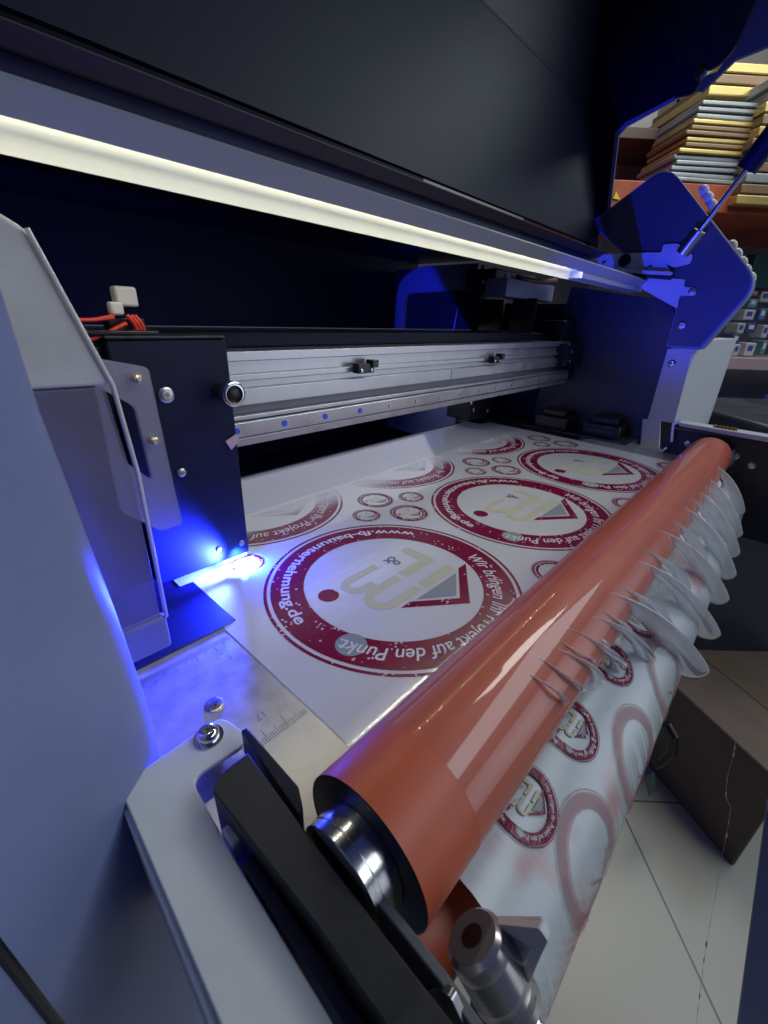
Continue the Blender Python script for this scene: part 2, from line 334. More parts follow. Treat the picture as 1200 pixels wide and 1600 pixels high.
# --- frosted cover pieces beside the carriage ----------------------
fr = empty('head_cover', (3, 18, 1), printer)
MB().prism([(-3, 18, 18.6), (3.0, 18, 18.4), (3.65, 18, 18.0), (5.0, 18, 13.4), (-3, 18, 13.5)], (0, 1.0, 0)).build('upper_shell', M['acrylic'], fr, .15)
MB().prism([(-3, 18, 13.45), (4.75, 18, 13.35), (5.0, 18, 10), (4.85, 18, 1.4), (-3, 18, 1.2)], (0, .25, 0)).build('lower_shell', M['acrylic_low'], fr, .05)
MB().tube([(3.65, 17.95, 18.0), (5.0, 17.95, 13.4), (5.2, 17.95, 10), (5.1, 17.95, 3.0)], .09, 10).build('shell_edge', M['acrylic_edge'], fr, smooth='all')
MB().box(2.6, 5.1, 17.9, 18.4, 1.3, 3.1).build('corner_cap', mat('grey rubber cap', (.20, .20, .27), .5), fr, .15)

# --- left machine cover (upright wall that runs toward the camera) --
d2 = Vector((-1.36, -1.12, 0)).normalized()
top = Vector((2.05, 13.9, 0)); bot = Vector((2.66, 13.9, 0))
c0 = [bot + Vector((0, 0, -1.2)), Vector((2.68, 13.9, 3)), Vector((2.5, 13.9, 7)), Vector((2.28, 13.9, 10.5)), Vector((2.08, 13.9, 13.5)), Vector((2.03, 13.9, 16.4)), Vector((2.0, 13.9, 30))]
vs = []; fs = []
c0 = [Vector((2.7, 13.9, -60))] + c0
prof_c = [(-1.2, 3.2), (-.25, 1.4), (-.02, .5), (0, 0), (-.10, -.35), (-.32, -.72), (-.68, -1.08), (-1.1, -1.44)]
for i, p in enumerate(c0):
    vs += [p + Vector((a_, b_, 0)) for a_, b_ in prof_c] + [p + Vector((-1.1, -1.44, 0)) + d2 * 26]
n_ = 9
for i in range(len(c0) - 1):
    for k in range(n_ - 1): fs.append((i * n_ + k, i * n_ + k + 1, (i + 1) * n_ + k + 1, (i + 1) * n_ + k))
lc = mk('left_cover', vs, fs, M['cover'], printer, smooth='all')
so = lc.modifiers.new('s', 'SOLIDIFY'); so.thickness = .12 * S; so.offset = -1
# lower cover with a seam between them
q = [(p[0], p[1]) for p in (Vector((2.7, 13.9)), Vector((2.7, 13.9)) + Vector(d2.xy) * 26, Vector((0.5, 16)) + Vector(d2.xy) * 26, Vector((0.5, 16)))]
def wallp(px, py):     # direction px,py on the cover wall plane
    d = ray(px, py); n = Vector((d2.y, -d2.x, 0)); o = Vector((1.58, 12.46, 0)); t = (o - CAM).dot(n) / d.dot(n); return CAM + d * t
s0, s1 = wallp(0, 1487), wallp(88, 1600)
MB().tube([s0 + (s0 - s1) * 2, s0, s1, s1 + (s1 - s0) * 2], .13, 8).build('cover_seam', M['black_plastic'], printer)

# --- right side ----------------------------------------------------
pan = MB().prism(PX([(893, 447), (1050, 470), (1056, 500), (1040, 600), (1010, 700), (828, 660)], 0, 76, [.1, 2.5, 2, .1, .1, .1]), (.4, 0, 0)).build('inner_side_panel', M['paint_dark'], printer, .08)
MB().box(76.6, 78.0, 16.5, 75, -8, 19).build('right_frame_plate', M['navy'], printer)
# wide post: lavender face looks left, grey face looks forward
MB().prism([P(1043, 545, 0, 75.4), (75.4, 11.6, 13.7), (75.4, 11.1, 3.3), P(1012, 655, 0, 75.4)], (.5, 0, 0)).build('post_side', M['white_paint'], printer, .05)
MB().prism(PX([(1032, 655), (1004, 655), (1000, 700), (1030, 700)], 0, 75.3), (.4, 0, 0)).build('post_foot', M['white_paint'], printer, .05)
MB().prism([(75.92, 11.4, 3.3), (75.92, 11.4, 14.5), (119, 11.4, 14.6), (121.5, 11.4, -4)], (0, 3, 0)).build('post_front', M['white_paint'], printer, .05)
for a, b in ((1050, 568),): screw('post_screw', P(a, b, 0, 75.4), (-1, 0, 0), .5, M['steel'], printer, .3)
# rounded end plate
ep = MB().prism(PX([(1045, 258), (1184, 441), (1092, 542), (1042, 540), (1062, 470), (925, 350)], 0, 74.6, [2.2, 2.4, .3, .3, .3, .3], 8), (.25, 0, 0)).build('end_plate', mat('blue grey plate paint', (.085, .09, .12), .45, bump=.1, bscale=3000), printer, .05)
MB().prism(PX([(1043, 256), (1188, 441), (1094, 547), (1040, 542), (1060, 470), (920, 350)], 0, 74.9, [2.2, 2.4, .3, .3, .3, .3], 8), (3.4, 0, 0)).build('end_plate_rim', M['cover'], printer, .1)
screw('plate_screw', P(1066, 508, 0, 74.6), (-1, 0, 0), .55, M['satin'], ep, .25)
for a, b in ((1100, 297), (1107, 308), (1113, 320), (1144, 383), (1152, 396), (1160, 409), (1166, 421), (1173, 433)):
    c = P(a + 2, b, 0, 77.2)
    MB().lathe(c + Vector((0, .5, -.3)), (0, -.8, .5), [(0, .75), (.5, .75), (.85, .55), (1.0, .2)], 16).build('white_stud', M['ivory'], ep, smooth='all')
# hinge bracket lit blue
hb = MB().prism(PX([(930, 398), (968, 396), (1034, 394), (1036, 382), (1058, 380), (1082, 398), (1078, 412), (1052, 418), (1040, 412), (1052, 430), (965, 422), (935, 414)], 0, 73.9, .3), (.35, 0, 0)).build('hinge_bracket', M['bracket_paint'], printer, .05)
MB().prism(PX([(958, 420), (1052, 426), (1048, 431), (962, 426)], 0, 73.6), (-1.2, 0, 0)).build('hinge_lip', M['bracket_paint'], hb, .05)
MB().prism(PX([(962, 426), (1050, 432), (1046, 437), (964, 430)], 0, 73.4), (1.5, 0, 0)).build('hinge_pad', M['black'], hb, .05)
MB().prism(PX([(1000, 433), (1070, 436), (1068, 448), (1086, 449), (1088, 462), (1062, 462), (1058, 482), (1050, 478), (1000, 450)], 0, 74.2, [.2, .2, .3, .8, .8, .3, .2, .8, .2]), (.3, 0, 0)).build('support_bracket', M['bracket_paint'], printer, .05)
screw('bracket_screw', P(1081, 455, 0, 74.2), (-1, 0, 0), .4, M['satin'], printer, .25)
MB().cyl(P(976, 407, 0, 73.8), P(976, 407, 0, 73.8) + Vector((-.1, 0, 0)), .8).build('bracket_hole', M['black_plastic'], hb)
for a, b in ((944, 411), (1016, 418), (1068, 393)): screw('bracket_screw', P(a, b, 0, 73.8), (-1, 0, 0), .28, M['steel'], hb, .2)
for dx in (0, 8): MB().cyl(P(949 + dx, 438, 0, 73), P(949 + dx, 450, 0, 73), .4).build('cable_peg', M['ivory'], printer)
# gas strut
gs = empty('gas_strut', tuple(P(1066, 398, 0, 73)), printer)
a, b, c = P(1066, 396, 0, 73), P(1166, 265, 0, 71.5), P(1206, 213, 0, 71.0)
e_ = a + (b - a) * .30
MB().cyl(a, e_, .85, .75, n=20).build('strut_end', M['satin'], gs, smooth=True)
MB().cyl(e_, b, .30, n=16).build('strut_rod', M['steel'], gs, smooth=True)
MB().cyl(b, b + (c - b) * 3, 1.15, n=24).build('strut_cylinder', M['navy'], gs, smooth=True)
# right bearing plate and the white front rail with a yellow sticker
rp = MB().prism([P(1046, 668, 0, 70), P(1200, 692, 0, 70), (70, -6, 3.5), (70, -8, -9), (70, 6, -9), (70, 10.8, -3)], (.6, 0, 0)).build('right_bearing_plate', M['black'], printer, .06)
for a, b in ((1075, 693), (1175, 727), (1150, 712)): screw('plate_screw', P(a, b, 0, 70), (-1, 0, 0), .45, M['satin'], rp, .3)
fr_ = MB().prism([P(1058, 660, 0, 69.5), P(1200, 683, 0, 69.5), (69.5, -9, 4.05), (69.5, -9, 3.35), P(1200, 691, 0, 69.5), P(1062, 666, 0, 69.5)], (2.4, 0, 0)).build('front_rail', M['white_paint'], printer, .05)
ys = MB().prism([P(1115, 663, 0, 69.45), P(1153, 669, 0, 69.45), P(1152, 674, 0, 69.45), P(1114, 668, 0, 69.45)], (-.03, 0, 0)).build('yellow_sticker', mat('yellow sticker', (.75, .62, .03), .5), fr_)
ym = MB()
for i in range(5):
    c = P(1122 + i * 6, 666.5 + i, 0, 69.41); ym.box(69.38, 69.41, c.y - .12, c.y + .12, c.z - .16, c.z + .16)
ym.build('sticker_print', mat('brown print', (.25, .18, .02), .6), ys)
MB().prism(PX([(1048, 690), (1052, 690), (1054, 664), (1064, 658), (1062, 656), (1051, 661)], 0, 69.3), (-.3, 0, 0)).build('wire_latch', M['steel'], printer)
MB().prism(PX([(1032, 705), (1042, 697), (1043, 700), (1034, 707)], 0, 69.3), (-.3, 0, 0)).build('wire_latch', M['steel'], printer)

# --- far housing behind the beam (parking station) ------------------
MB().box(67.2, 75.8, 41.5, 60, -4, 24).build('station_wall', M['paint_dark'], printer, .1)
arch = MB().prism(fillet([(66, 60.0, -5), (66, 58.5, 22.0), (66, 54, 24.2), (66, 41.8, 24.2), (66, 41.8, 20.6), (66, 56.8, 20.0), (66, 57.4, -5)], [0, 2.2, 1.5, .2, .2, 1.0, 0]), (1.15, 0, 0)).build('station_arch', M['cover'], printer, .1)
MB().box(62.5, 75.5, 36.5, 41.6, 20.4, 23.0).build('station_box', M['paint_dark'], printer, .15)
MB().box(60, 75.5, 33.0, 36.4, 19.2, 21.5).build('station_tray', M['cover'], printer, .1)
for (a, b) in ((755, 440), (780, 446)): screw('station_screw', P(a, b, 1, 36.4), (0, -1, 0), .25, M['steel'], printer, .2)
for i, (a, b) in enumerate(((793, 432), (797, 450))):
    c = P(a, b, 1, 35); MB().box(c.x - 1.2, c.x + 1.2, 34.5, 35, c.z - .3, c.z + .25).build('station_clip', M['bracket_paint'], printer, .05)
MB().tube(bez(P(808, 433, 1, 34), P(830, 442, 1, 33), P(850, 442, 1, 33), P(868, 438, 1, 34)), .4).build('station_cable', mat('brown cable', (.12, .05, .04), .5), printer, smooth='all')
MB().tube([P(718, 470, 0, 66.9), P(712, 500, 0, 66.9), P(706, 530, 0, 66.9)], .22).build('station_cable', M['black_plastic'], printer)
for (a, b) in ((765, 500), (815, 500)):
    c = P(a, b, 0, 66.8); MB().box(66.8, 67.15, c.y - 2, c.y + 2, c.z - 5, c.z + 3).build('station_slot', M['black_plastic'], printer, .1)
MB().box(66.0, 66.5, 43, 57.3, -5, 6).build('station_skirt', M['cover'], printer)
MB().box(60, 68, 36.5, 41, 1.2, 5.5).build('pump_block', M['black'], printer, .2)
for (a, b) in ((740, 640), (762, 641), (737, 629)): screw('pump_screw', P(a, b, 1, 36.5), (0, -1, 0), .35, M['steel'], printer, .2)
MB().box(71, 75.5, 28.4, 33, 8, 16.5).box(69.5, 75.5, 26.5, 31, 10.0, 13.3).build('beam_end_block', M['black_plastic'], printer, .2)
screw('beam_end_screw', (71, 26.5, 12.2), (0, -1, 0), .25, M['steel'], printer); screw('beam_end_screw', (71, 26.5, 10.8), (0, -1, 0), .25, M['steel'], printer)
# black capping units on the right deck
for (x0, y0) in ((70.2, 24.6), (70.6, 16.9)):
    u = MB().box(x0, x0 + 5, y0, y0 + 5.4, .3, 2.2).box(x0 + .7, x0 + 4.3, y0 + .8, y0 + 4.6, 2.2, 3.2).build('capping_unit', M['black_plastic'], printer, .2)
    MB().box(x0 - .05, x0 - .005, y0 + .8, y0 + 4.6, .9, 1.3).build('unit_slot', M['paint_dark'], u)
MB().box(69.0, 75.9, 15, 22, -.8, .28).build('side_deck', M['paint_dark'], printer, .1)
MB().box(-10, 76, 62, 63, -30, 60).build('machine_back_wall', M['navy'], printer)
MB().box(-10, 76, 30, 62, -8, -6).build('machine_inner_floor', M['navy'], printer)

# --- light bar -----------------------------------------------------
lb = empty('light_bar', (22, 21, 20), printer)
LX0, LX1 = -20, 75.5
def q(y, z): return (LX0, y * .83, 16 + (z - 16) * .83)
MB().prism([q(24.05, 22.18), q(23.2, 23.10), q(23.5, 23.3), q(26.15, 23.4), q(26.15, 21.4), q(26.05, 21.4), q(26.05, 22.9), q(24.5, 22.9), q(24.2, 22.2)], (LX1 - LX0, 0, 0)).build('bar_housing', M['barface'], lb)
MB().prism([q(26.04, 21.38), q(26.0, 21.38), q(25.7, 22.88), q(26.04, 22.88)], (52.5 - LX0, 0, 0)).build('diffuser', M['led_diffuser'], lb)
MB().box(52.5, LX1, 24.2 * .83, 26.04 * .83, 16 + 5.5 * .83, 16 + 6.8 * .83).build('bar_end_block', M['barface'], lb, .05)
ch = MB(); x = LX0 + .5
while x < 52.2:
    ch.add([(x, 24.40 * .83, 16 + 6.42 * .83), (x + .42, 24.40 * .83, 16 + 6.42 * .83), (x + .42, 24.50 * .83, 16 + 6.40 * .83), (x, 24.50 * .83, 16 + 6.40 * .83)], [(0, 1, 2, 3)]); x += 1.0
chips = ch.build('led_row', M['led_chip'], lb); chips['kind'] = 'stuff'
# --- hood and lid: the lid is raised on its hinge --------------------
def hz(k, y): return 16 + k * y
HX0 = -40
MB().prism([(HX0, 27.5, hz(.306, 27.5)), (HX0, 27.5, hz(.335, 27.5)), (HX0, 29, 26.6), (HX0, 29, 23.2)], (75.9 - HX0, 0, 0)).build('hood_channel', mat('navy channel paint', (.035, .042, .12), .4), printer)
MB().prism([(HX0, 26.5, hz(.338, 26.5)), (HX0, 25.6, hz(.375, 25.6)), (HX0, 28.5, hz(.375, 28.5)), (HX0, 28.5, hz(.335, 28.5))], (75.9 - HX0, 0, 0)).build('hood_lip', mat('plum grey trim', (.045, .038, .048), .5), printer, .1)
MB().box(HX0, 76, 29.1, 62, 25.8, 26.8).build('hood_top', M['navy'], printer)
lid = empty('lid', (40, 27, 27), printer)
lp = [(27.6, hz(.385, 27.6)), (32.37, 43.1), (33.8, 54.8), (30, 62), (10, 70)]
lv = [(HX0, y, z) for y, z in lp] + [(75.4, y, z) for y, z in lp]; m_ = len(lp)
li = mk('lid_skin', lv, [(i, i + 1, i + 1 + m_, i + m_) for i in range(m_ - 1)], M['lid'], lid)
so = li.modifiers.new('s', 'SOLIDIFY'); so.thickness = .3 * S; so.offset = 0
MB().tube([(HX0, 32.25, 43.1), (75.4, 32.25, 43.1)], .08, 6).build('lid_crease', M['navy'], lid)
ez = PX([(947, 352), (963, 208), (978, 193), (1055, 152), (1085, 145), (1100, 118), (1112, 60), (1118, -60)], 0, 75.5, [.3, 1.5, 1.0, .5, 1, 1, 1, 0])
ez += [Vector((75.5, 24, 75)), Vector((75.5, 40, 75)), Vector((75.5, 38, 40)), Vector((75.5, 29, 26.5))]
side = MB().prism(ez, (.5, 0, 0)).build('lid_side', M['lid'], lid, .08)
# raised stiffener and pale outer sheet of the lid's side
MB().prism(PX([(946, 352), (951, 352), (967, 212), (979, 198), (1056, 156), (1054, 151), (977, 191), (961, 207)], 0, 75.2, 0), (.2, 0, 0)).build('lid_side_flange', M['cover'], side, .03)
MB().prism(PX([(1062, 103), (1088, 105), (1096, 120), (1090, 122), (1120, 112), (1142, 80), (1200, -60), (1400, -60), (1230, 60), (1150, 92), (1098, 142), (1082, 140), (1068, 118)], 0, 77.0, 0), (.6, 0, 0)).build('lid_outer_sheet', mat('grey outer sheet', (.11, .12, .11), .5), side, .03)
recess = MB().prism(PX([(1008, -40), (1050, 85), (1064, 104), (1112, 110), (1145, 82), (1200, -40)], 0, 74.9, [.2, 1.5, .8, .8, 1.5, .2]), (.5, 0, 0)).build('lid_lock_recess', M['black'], side, .1)
MB().lathe(P(1095, 117, 0, 74.4), (-1, 0, 0), [(0, .6), (.3, .6), (.4, .3)], 20).build('lid_rivet', M['steel'], side, smooth=True)
screw('lid_screw', P(1060, 158, 0, 75.5), (-1, 0, 0), .2, M['steel'], side)
# --- rubber roller --------------------------------------------------
RY, RZ, RR = 5.25, 1.0, 2.5
RX1 = 68.2
rol = empty('laminating_roller', (37, RY, RZ - RR), printer)
MB().cyl((5.5, RY, RZ), (RX1, RY, RZ), RR, n=128, caps=False).build('rubber_sleeve', M['rubber'], rol, smooth=True)
MB().lathe((5.5, RY, RZ), (1, 0, 0), [(0, RR), (-.02, RR - .06), (.03, RR - .1), (.06, 1.62)], 96).build('end_cap', M['rubber_dark'], rol, smooth=True)
MB().lathe((4.45, RY, RZ), (1, 0, 0), [(0, 1.52), (.06, 1.62), (.35, 1.62), (.37, 1.58), (.40, 1.62), (1.0, 1.62), (1.0, 1.56), (1.06, 1.56), (1.3, 1.6)], 96).build('shaft', mat('turned steel shaft', (.72, .71, .70), .2, metal=1., bump=.1, bscale=400), rol, smooth=True)
MB().lathe((RX1, RY, RZ), (1, 0, 0), [(0, RR), (.06, 1.36), (.2, 1.3), (2.0, 1.3)], 48).build('far_end', M['rubber_dark'], rol, smooth=True)
MB().cyl((5.9, 4.1, -4.6), (66, 4.1, -4.6), 1.9, n=64).build('lower_roller', M['rubber'], printer, smooth=True)

# --- bracket, side bars (near end) ----------------------------------
bp_ = fillet([P(185, 1228, 2, 1.), P(345, 1118, 2, 1.), P(388, 1148, 2, 1.), P(378, 1166, 2, 1.), P(298, 1216, 2, 1.), P(366, 1340, 2, 1.), (2.55, 3.3, 1), (2.5, -4, 1), (.4, -4, 1), (.72, 4.8, 1)],
             [.15, .5, .35, .3, .55, .1, 0, 0, 0, 0])
br = MB().prism([p + Vector((0, 0, -.22)) for p in bp_], (0, 0, .22)).build('roller_bracket', M['bracket_paint'], printer, .06, seg=3)
MB().prism([(.9, 13.0, .76), (1.2, 13.0, .76), (.8, 4, .76), (.5, 4, .76)], (0, 0, -4)).build('bracket_flange', M['bracket_paint'], br, .05)
screw('bracket_screw', (4.05, 12.30, 1.0), (0, 0, 1), .40, M['steel'], br, .35, .55)
MB().box(3.7, 4.4, 12.0, 12.6, -.03, .77).build('bracket_spacer', M['black'], br)
MB().prism([(2.95, 9.55, 2), (3.3, 9.95, 2), (4.45, 9.98, 2), (4.3, 6.6, 2), (4.2, 2.3, 2), (4.1, -5, 2), (3.05, -5, 2), (3.15, 4.68, 2)], (0, 0, -5)).build('side_bar', M['black'], printer, .05)
MB().prism([(4.75, 11.0, 1.9), (5.0, 11.0, 1.9), (5.0, 7.8, 1.9), (4.72, 7.2, 1.7), (4.52, 7.2, 1.7)], (0, 0, -2.2)).build('bearing_clip', M['black'], printer, .06)
MB().prism([(2.7, 7.5, 1.25), (3.04, 7.5, 1.25), (3.0, -5, 1.25), (2.6, -5, 1.25)], (0, 0, -3)).build('inner_bar', M['navy'], printer, .05)
MB().box(2.75, 3.1, 8.2, 8.9, .2, 1.1).build('ivory_spacer', M['ivory'], printer, .08)
for (a, b) in ((565, 1438), (595, 1545)):
    c = P(a, b, 0, 4.31); MB().lathe((4.33, c.y, c.z), (1, 0, 0), [(0, .05), (.02, .05)], 12).build('bar_rivet', M['ivory'], printer)
# grey lever bar and the pressure screw below the roller
a, b = P(583, 1395, 0, 5.0), P(770, 1640, 0, 5.0)
dv = (b - a)
MB().prism([P(572, 1398, 0, 4.9), P(590, 1384, 0, 4.9), P(700, 1520, 0, 4.9), P(800, 1660, 0, 4.9), P(748, 1660, 0, 4.9)], (-.28, 0, 0)).build('pressure_lever', mat('dark grey steel lever', (.10, .10, .11), .5), printer, .05)
MB().prism(PX([(660, 1545), (690, 1530), (712, 1545), (760, 1650), (640, 1650)], 0, 4.75, .15), (-.2, 0, 0)).build('lever_eye', M['satin'], printer, .05)
ax_ = Vector((.10, -.62, -.80)).normalized(); k0 = P(738, 1462, 0, 6.4)
ps = empty('pressure_screw', tuple(k0 + ax_ * 4), printer)
MB().lathe(k0, ax_, [(.25, .28), (.02, .30), (0, .36), (0, .72), (.12, .84)] + [(.5 + .09 * i_, .86 - .03 * (i_ % 2)) for i_ in range(12)] + [(1.75, .86), (1.75, .78), (1.95, .78), (1.95, .92), (2.2, .92)], 48).build('knurled_knob', mat('turned knob steel', (.62, .61, .58), .24, metal=.8), ps, smooth=True)
MB().lathe(k0 - ax_ * .012, ax_, [(0, .31), (0, .70), (.01, .71)], 40).build('knob_face', mat('grey worn steel face', (.13, .14, .14), .55), ps)
MB().lathe(k0 - ax_ * .03, ax_, [(0, .0), (0, .31), (.01, .31)], 24).build('knob_bore', M['black_plastic'], ps)
MB().lathe(k0 + ax_ * 2.2, ax_, [(0, .5)] + [(.1 + i * .12 + (.06 if j else 0), .52 if j else .44) for i in range(28) for j in (0, 1)], 32).build('threaded_rod', M['steel'], ps)
MB().prism(PX([(775, 1432), (848, 1438), (862, 1458), (852, 1478), (800, 1600), (780, 1600), (838, 1470)], 0, 7.2, .1), (-.22, 0, 0)).build('pivot_plate', M['bracket_paint'], ps, .05)
MB().prism(PX([(770, 1436), (846, 1437), (858, 1456), (800, 1545), (782, 1520)], 0, 7.25, .15), (.12, 0, 0)).build('pivot_tab', M['white_paint'], ps, .03)
MB().prism(PX([(735, 1560), (800, 1540), (830, 1650), (730, 1650)], 0, 7.0, .1), (.8, 0, 0)).build('pivot_block', M['black'], ps, .08)

# right-hand stand edge (blue grey) low in the picture
MB().prism([P(1196, 1270, 0, 44), P(1146, 1640, 0, 44), P(1300, 1640, 0, 44), P(1300, 1270, 0, 44)], (2, 0, 0)).build('stand_tray', M['cover'], printer, .2)

# ================================================================== THE FILM
film = empty('printed_film', (37, 20, -.03))
tag(film, 'glossy white film printed with rows of crimson round badges, lying on the steel bed', 'printed film')
FX0, FX1 = 8.1, 67.0
# sheet path: flat bed, dips under the roller, comes out below it and hangs in a slack loop
path = [(41.0, -2.2), (40.6, -.7), (40.0, -.08), (39.2, .0)] + [(y, 0.) for y in range(38, 8, -1)] + [(8.0, 0.), (7.2, -.02)]
for k in range(0, 7):
    a = math.radians(-62 - 10 * k); path.append((RY - math.cos(a) * -1 * (RR + .02) if False else RY + math.cos(a) * (RR + .03), RZ + math.sin(a) * (RR + .03)))
path = [p for p in path]
hang = [(4.3, -1.42), (3.5, -1.35), (2.6, -1.55), (1.6, -2.1), (.7, -2.95), (.0, -3.95), (-.45, -5.0), (-.55, -6.0), (-.35, -7.0), (.1, -8.0), (.6, -9.2), (1.0, -11)]
path += hang
nx = 90; vs = []; fs = []
for i, (y, z) in enumerate(path):
    for j in range(nx + 1):
        x = FX0 + (FX1 - FX0) * j / nx
        dz = 0
        if i >= len(path) - len(hang): dz = .03 * math.sin(x * .9 + i * .4) * min(1, (i - len(path) + len(hang)) / 5)
        vs.append((x, y, z + (min(dz, 0) if dz and z > -.05 else dz)))
for i in range(len(path) - 1):
    for j in range(nx): fs.append((i * (nx + 1) + j, i * (nx + 1) + j + 1, (i + 1) * (nx + 1) + j + 1, (i + 1) * (nx + 1) + j))
sheet = mk('film_sheet', vs, fs, M['film'], film, smooth='all')
def hang_mat():
    m = mat('streaky hanging film', (.6, .64, .66), .32, coat=.25, coatr=.2); nt = m.node_tree; n = nt.nodes; L = nt.links.new; b = n['Principled BSDF']
    g = n.new('ShaderNodeNewGeometry'); mp = n.new('ShaderNodeMapping'); mp.inputs['Scale'].default_value = (260, 18, 9); L(g.outputs['Position'], mp.inputs[0])
    t = n.new('ShaderNodeTexNoise'); t.inputs['Scale'].default_value = 1; t.inputs['Detail'].default_value = 4; L(mp.outputs[0], t.inputs['Vector'])
    t2 = n.new('ShaderNodeTexNoise'); t2.inputs['Scale'].default_value = 22; t2.inputs['Detail'].default_value = 2; L(g.outputs['Position'], t2.inputs['Vector'])
    r1 = n.new('ShaderNodeValToRGB'); r1.color_ramp.elements[0].position = .36; r1.color_ramp.elements[0].color = (.60, .33, .32, 1); r1.color_ramp.elements[1].position = .46; r1.color_ramp.elements[1].color = (.60, .66, .68, 1)
    L(t2.outputs['Fac'], r1.inputs[0])
    mr = n.new('ShaderNodeMapRange'); mr.inputs[1].default_value = .35; mr.inputs[2].default_value = .68; mr.inputs[3].default_value = .30; mr.inputs[4].default_value = 1.0; L(t.outputs['Fac'], mr.inputs[0])
    sep = n.new('ShaderNodeSeparateXYZ'); L(g.outputs['Position'], sep.inputs[0])
    zz = n.new('ShaderNodeMapRange'); zz.inputs[1].default_value = -.075; zz.inputs[2].default_value = -.030; zz.inputs[3].default_value = 0; zz.inputs[4].default_value = 1; L(sep.outputs['Z'], zz.inputs[0])
    mx = n.new('ShaderNodeMath'); mx.operation = 'MAXIMUM'; L(mr.outputs[0], mx.inputs[0]); L(zz.outputs[0], mx.inputs[1]); L(mx.outputs[0], b.inputs['Alpha'])
    L(r1.outputs[0], b.inputs['Base Color'])
    bp = n.new('ShaderNodeBump'); bp.inputs['Strength'].default_value = .12; bp.inputs['Distance'].default_value = .001; L(t.outputs['Fac'], bp.inputs['Height']); L(bp.outputs[0], b.inputs['Normal'])
    return m
sheet.data.materials.append(hang_mat())
nh = len(path) - len(hang)
for k_, p_ in enumerate(sheet.data.polygons):
    if k_ // nx >= nh - 1: p_.material_index = 1

# --- the badge: unit design, radius 8.4, own coordinates with the roof upwards
def ring2d(r0, r1, n=96, a0=0, a1=360):
    vs = []; fs = []
    for i in range(n + 1):
        a = math.radians(a0 + (a1 - a0) * i / n); vs += [(r0 * math.cos(a), r0 * math.sin(a)), (r1 * math.cos(a), r1 * math.sin(a))]
    for i in range(n): fs.append((2 * i, 2 * i + 1, 2 * i + 3, 2 * i + 2))
    return vs, fs
def stroke(pts, wd):
    out_l = []; out_r = []
    pts = [Vector(p) for p in pts]
    for i, p in enumerate(pts):
        d0 = (p - pts[i - 1]).normalized() if i else (pts[1] - p).normalized(); d1 = (pts[i + 1] - p).normalized() if i < len(pts) - 1 else d0
        n0 = Vector((-d0.y, d0.x)); n1 = Vector((-d1.y, d1.x)); nn = (n0 + n1).normalized(); s = 1 / max(.5, nn.dot(n0))
        out_l.append(p + nn * wd / 2 * s); out_r.append(p - nn * wd / 2 * s)
    n = len(pts); return [tuple(v) for v in out_l + out_r], [(i, i + 1, n + i + 1, n + i) for i in range(n - 1)]
def circ_text(body, size, rad, start, direction, shear=0., bold=0., span=None):
    vs, fs = text_mesh(body, size, shear, bold, 'LEFT')
    wmax = max(v.x for v in vs); k = (math.radians(span) * rad / wmax) if span else 1
    out = []
    for v in vs:
        t = v.x * k
        if direction < 0: a = math.radians(start) - t / rad; r = rad - size * .33 + v.y       # clockwise, tops outward
        else: a = math.radians(start) + t / rad; r = rad + size * .33 - v.y                   # counter-clockwise, tops inward
        out.append((r * math.cos(a), r * math.sin(a)))
    return out, fs
def join(*parts):
    V = []; Fc = []
    for vs, fs in parts:
        n = len(V); V += [tuple(v)[:2] for v in vs]; Fc += [tuple(i + n for i in f) for f in fs]
    return V, Fc
def arcp(cx, cy, r, a0, a1, n=10, ry=None): return [(cx + r * math.cos(math.radians(a0 + (a1 - a0) * i / n)), cy + (ry or r) * math.sin(math.radians(a0 + (a1 - a0) * i / n))) for i in range(n + 1)]
D = {}
D['ring'] = (join(ring2d(5.92, 8.0)), 'ink_red', .010)
D['outer_ring'] = (join(ring2d(8.22, 8.42)), 'ink_red', .010)
D['web_address'] = (join(circ_text('www.fb-bauunternehmung.de', 1.05, 6.98, 208, 1, 0, .022, 146)), 'ink_white', .016)
D['slogan'] = (join(circ_text('Wir bringen Ihr Projekt auf den Punkt.', 1.30, 6.92, 166, -1, .22, .010, 150)), 'ink_white', .020)
Fv = join(([(-4.17, -2.35), (-3.35, -2.35), (-3.35, -.45), (-.95, -.45), (-.95, .38), (-4.17, .32)], [(0, 1, 2, 5), (2, 3, 4, 5)]),
          ([(-4.2, 1.28), (-.95, 1.28), (-.95, 2.10), (-4.2, 2.10)], [(0, 1, 2, 3)]))
Bv = join(stroke([(-.5, 1.66), (1.9, 1.66)] + arcp(1.9, .82, .95, 80, -80, 14, .84) + [(-.5, -.04)], .66),
          stroke([(1.2, -.70)] + arcp(1.95, -1.39, .95, 78, -80, 14, .70) + [(-.45, -2.08)], .60))
D['monogram'] = (join(Fv, Bv), 'ink_cream', .012)
vs_, fs_ = text_mesh('&', 1.75, 0, .0); D['ampersand'] = (join(([(v.x - 1.8, v.y - 2.25) for v in vs_], fs_)), 'ink_grey', .014)
D['dot'] = (join(([(4.2, -1.72)] + arcp(4.2, -1.72, .66, 0, 360, 32), [(0, i, i + 1) for i in range(1, 33)])), 'ink_red', .012)
D['roof'] = (join(([(1.9, 2.28), (-1.55, 5.0), (-5.4, 2.18), (-4.45, 2.18), (-1.55, 4.25), (1.0, 2.28)], [(0, 1, 4, 5), (1, 2, 3, 4)])), 'ink_red', .012)
D['gable'] = (join(([(.6, 2.4), (-3.85, 2.4), (-1.6, 3.95)], [(0, 1, 2)])), 'ink_silver', .012)
D['silver_dot'] = (join(([(6.2, 2.5)] + arcp(6.2, 2.5, .86, 0, 360, 32), [(0, i, i + 1) for i in range(1, 33)])), 'ink_silver', .016)
meshes = {}
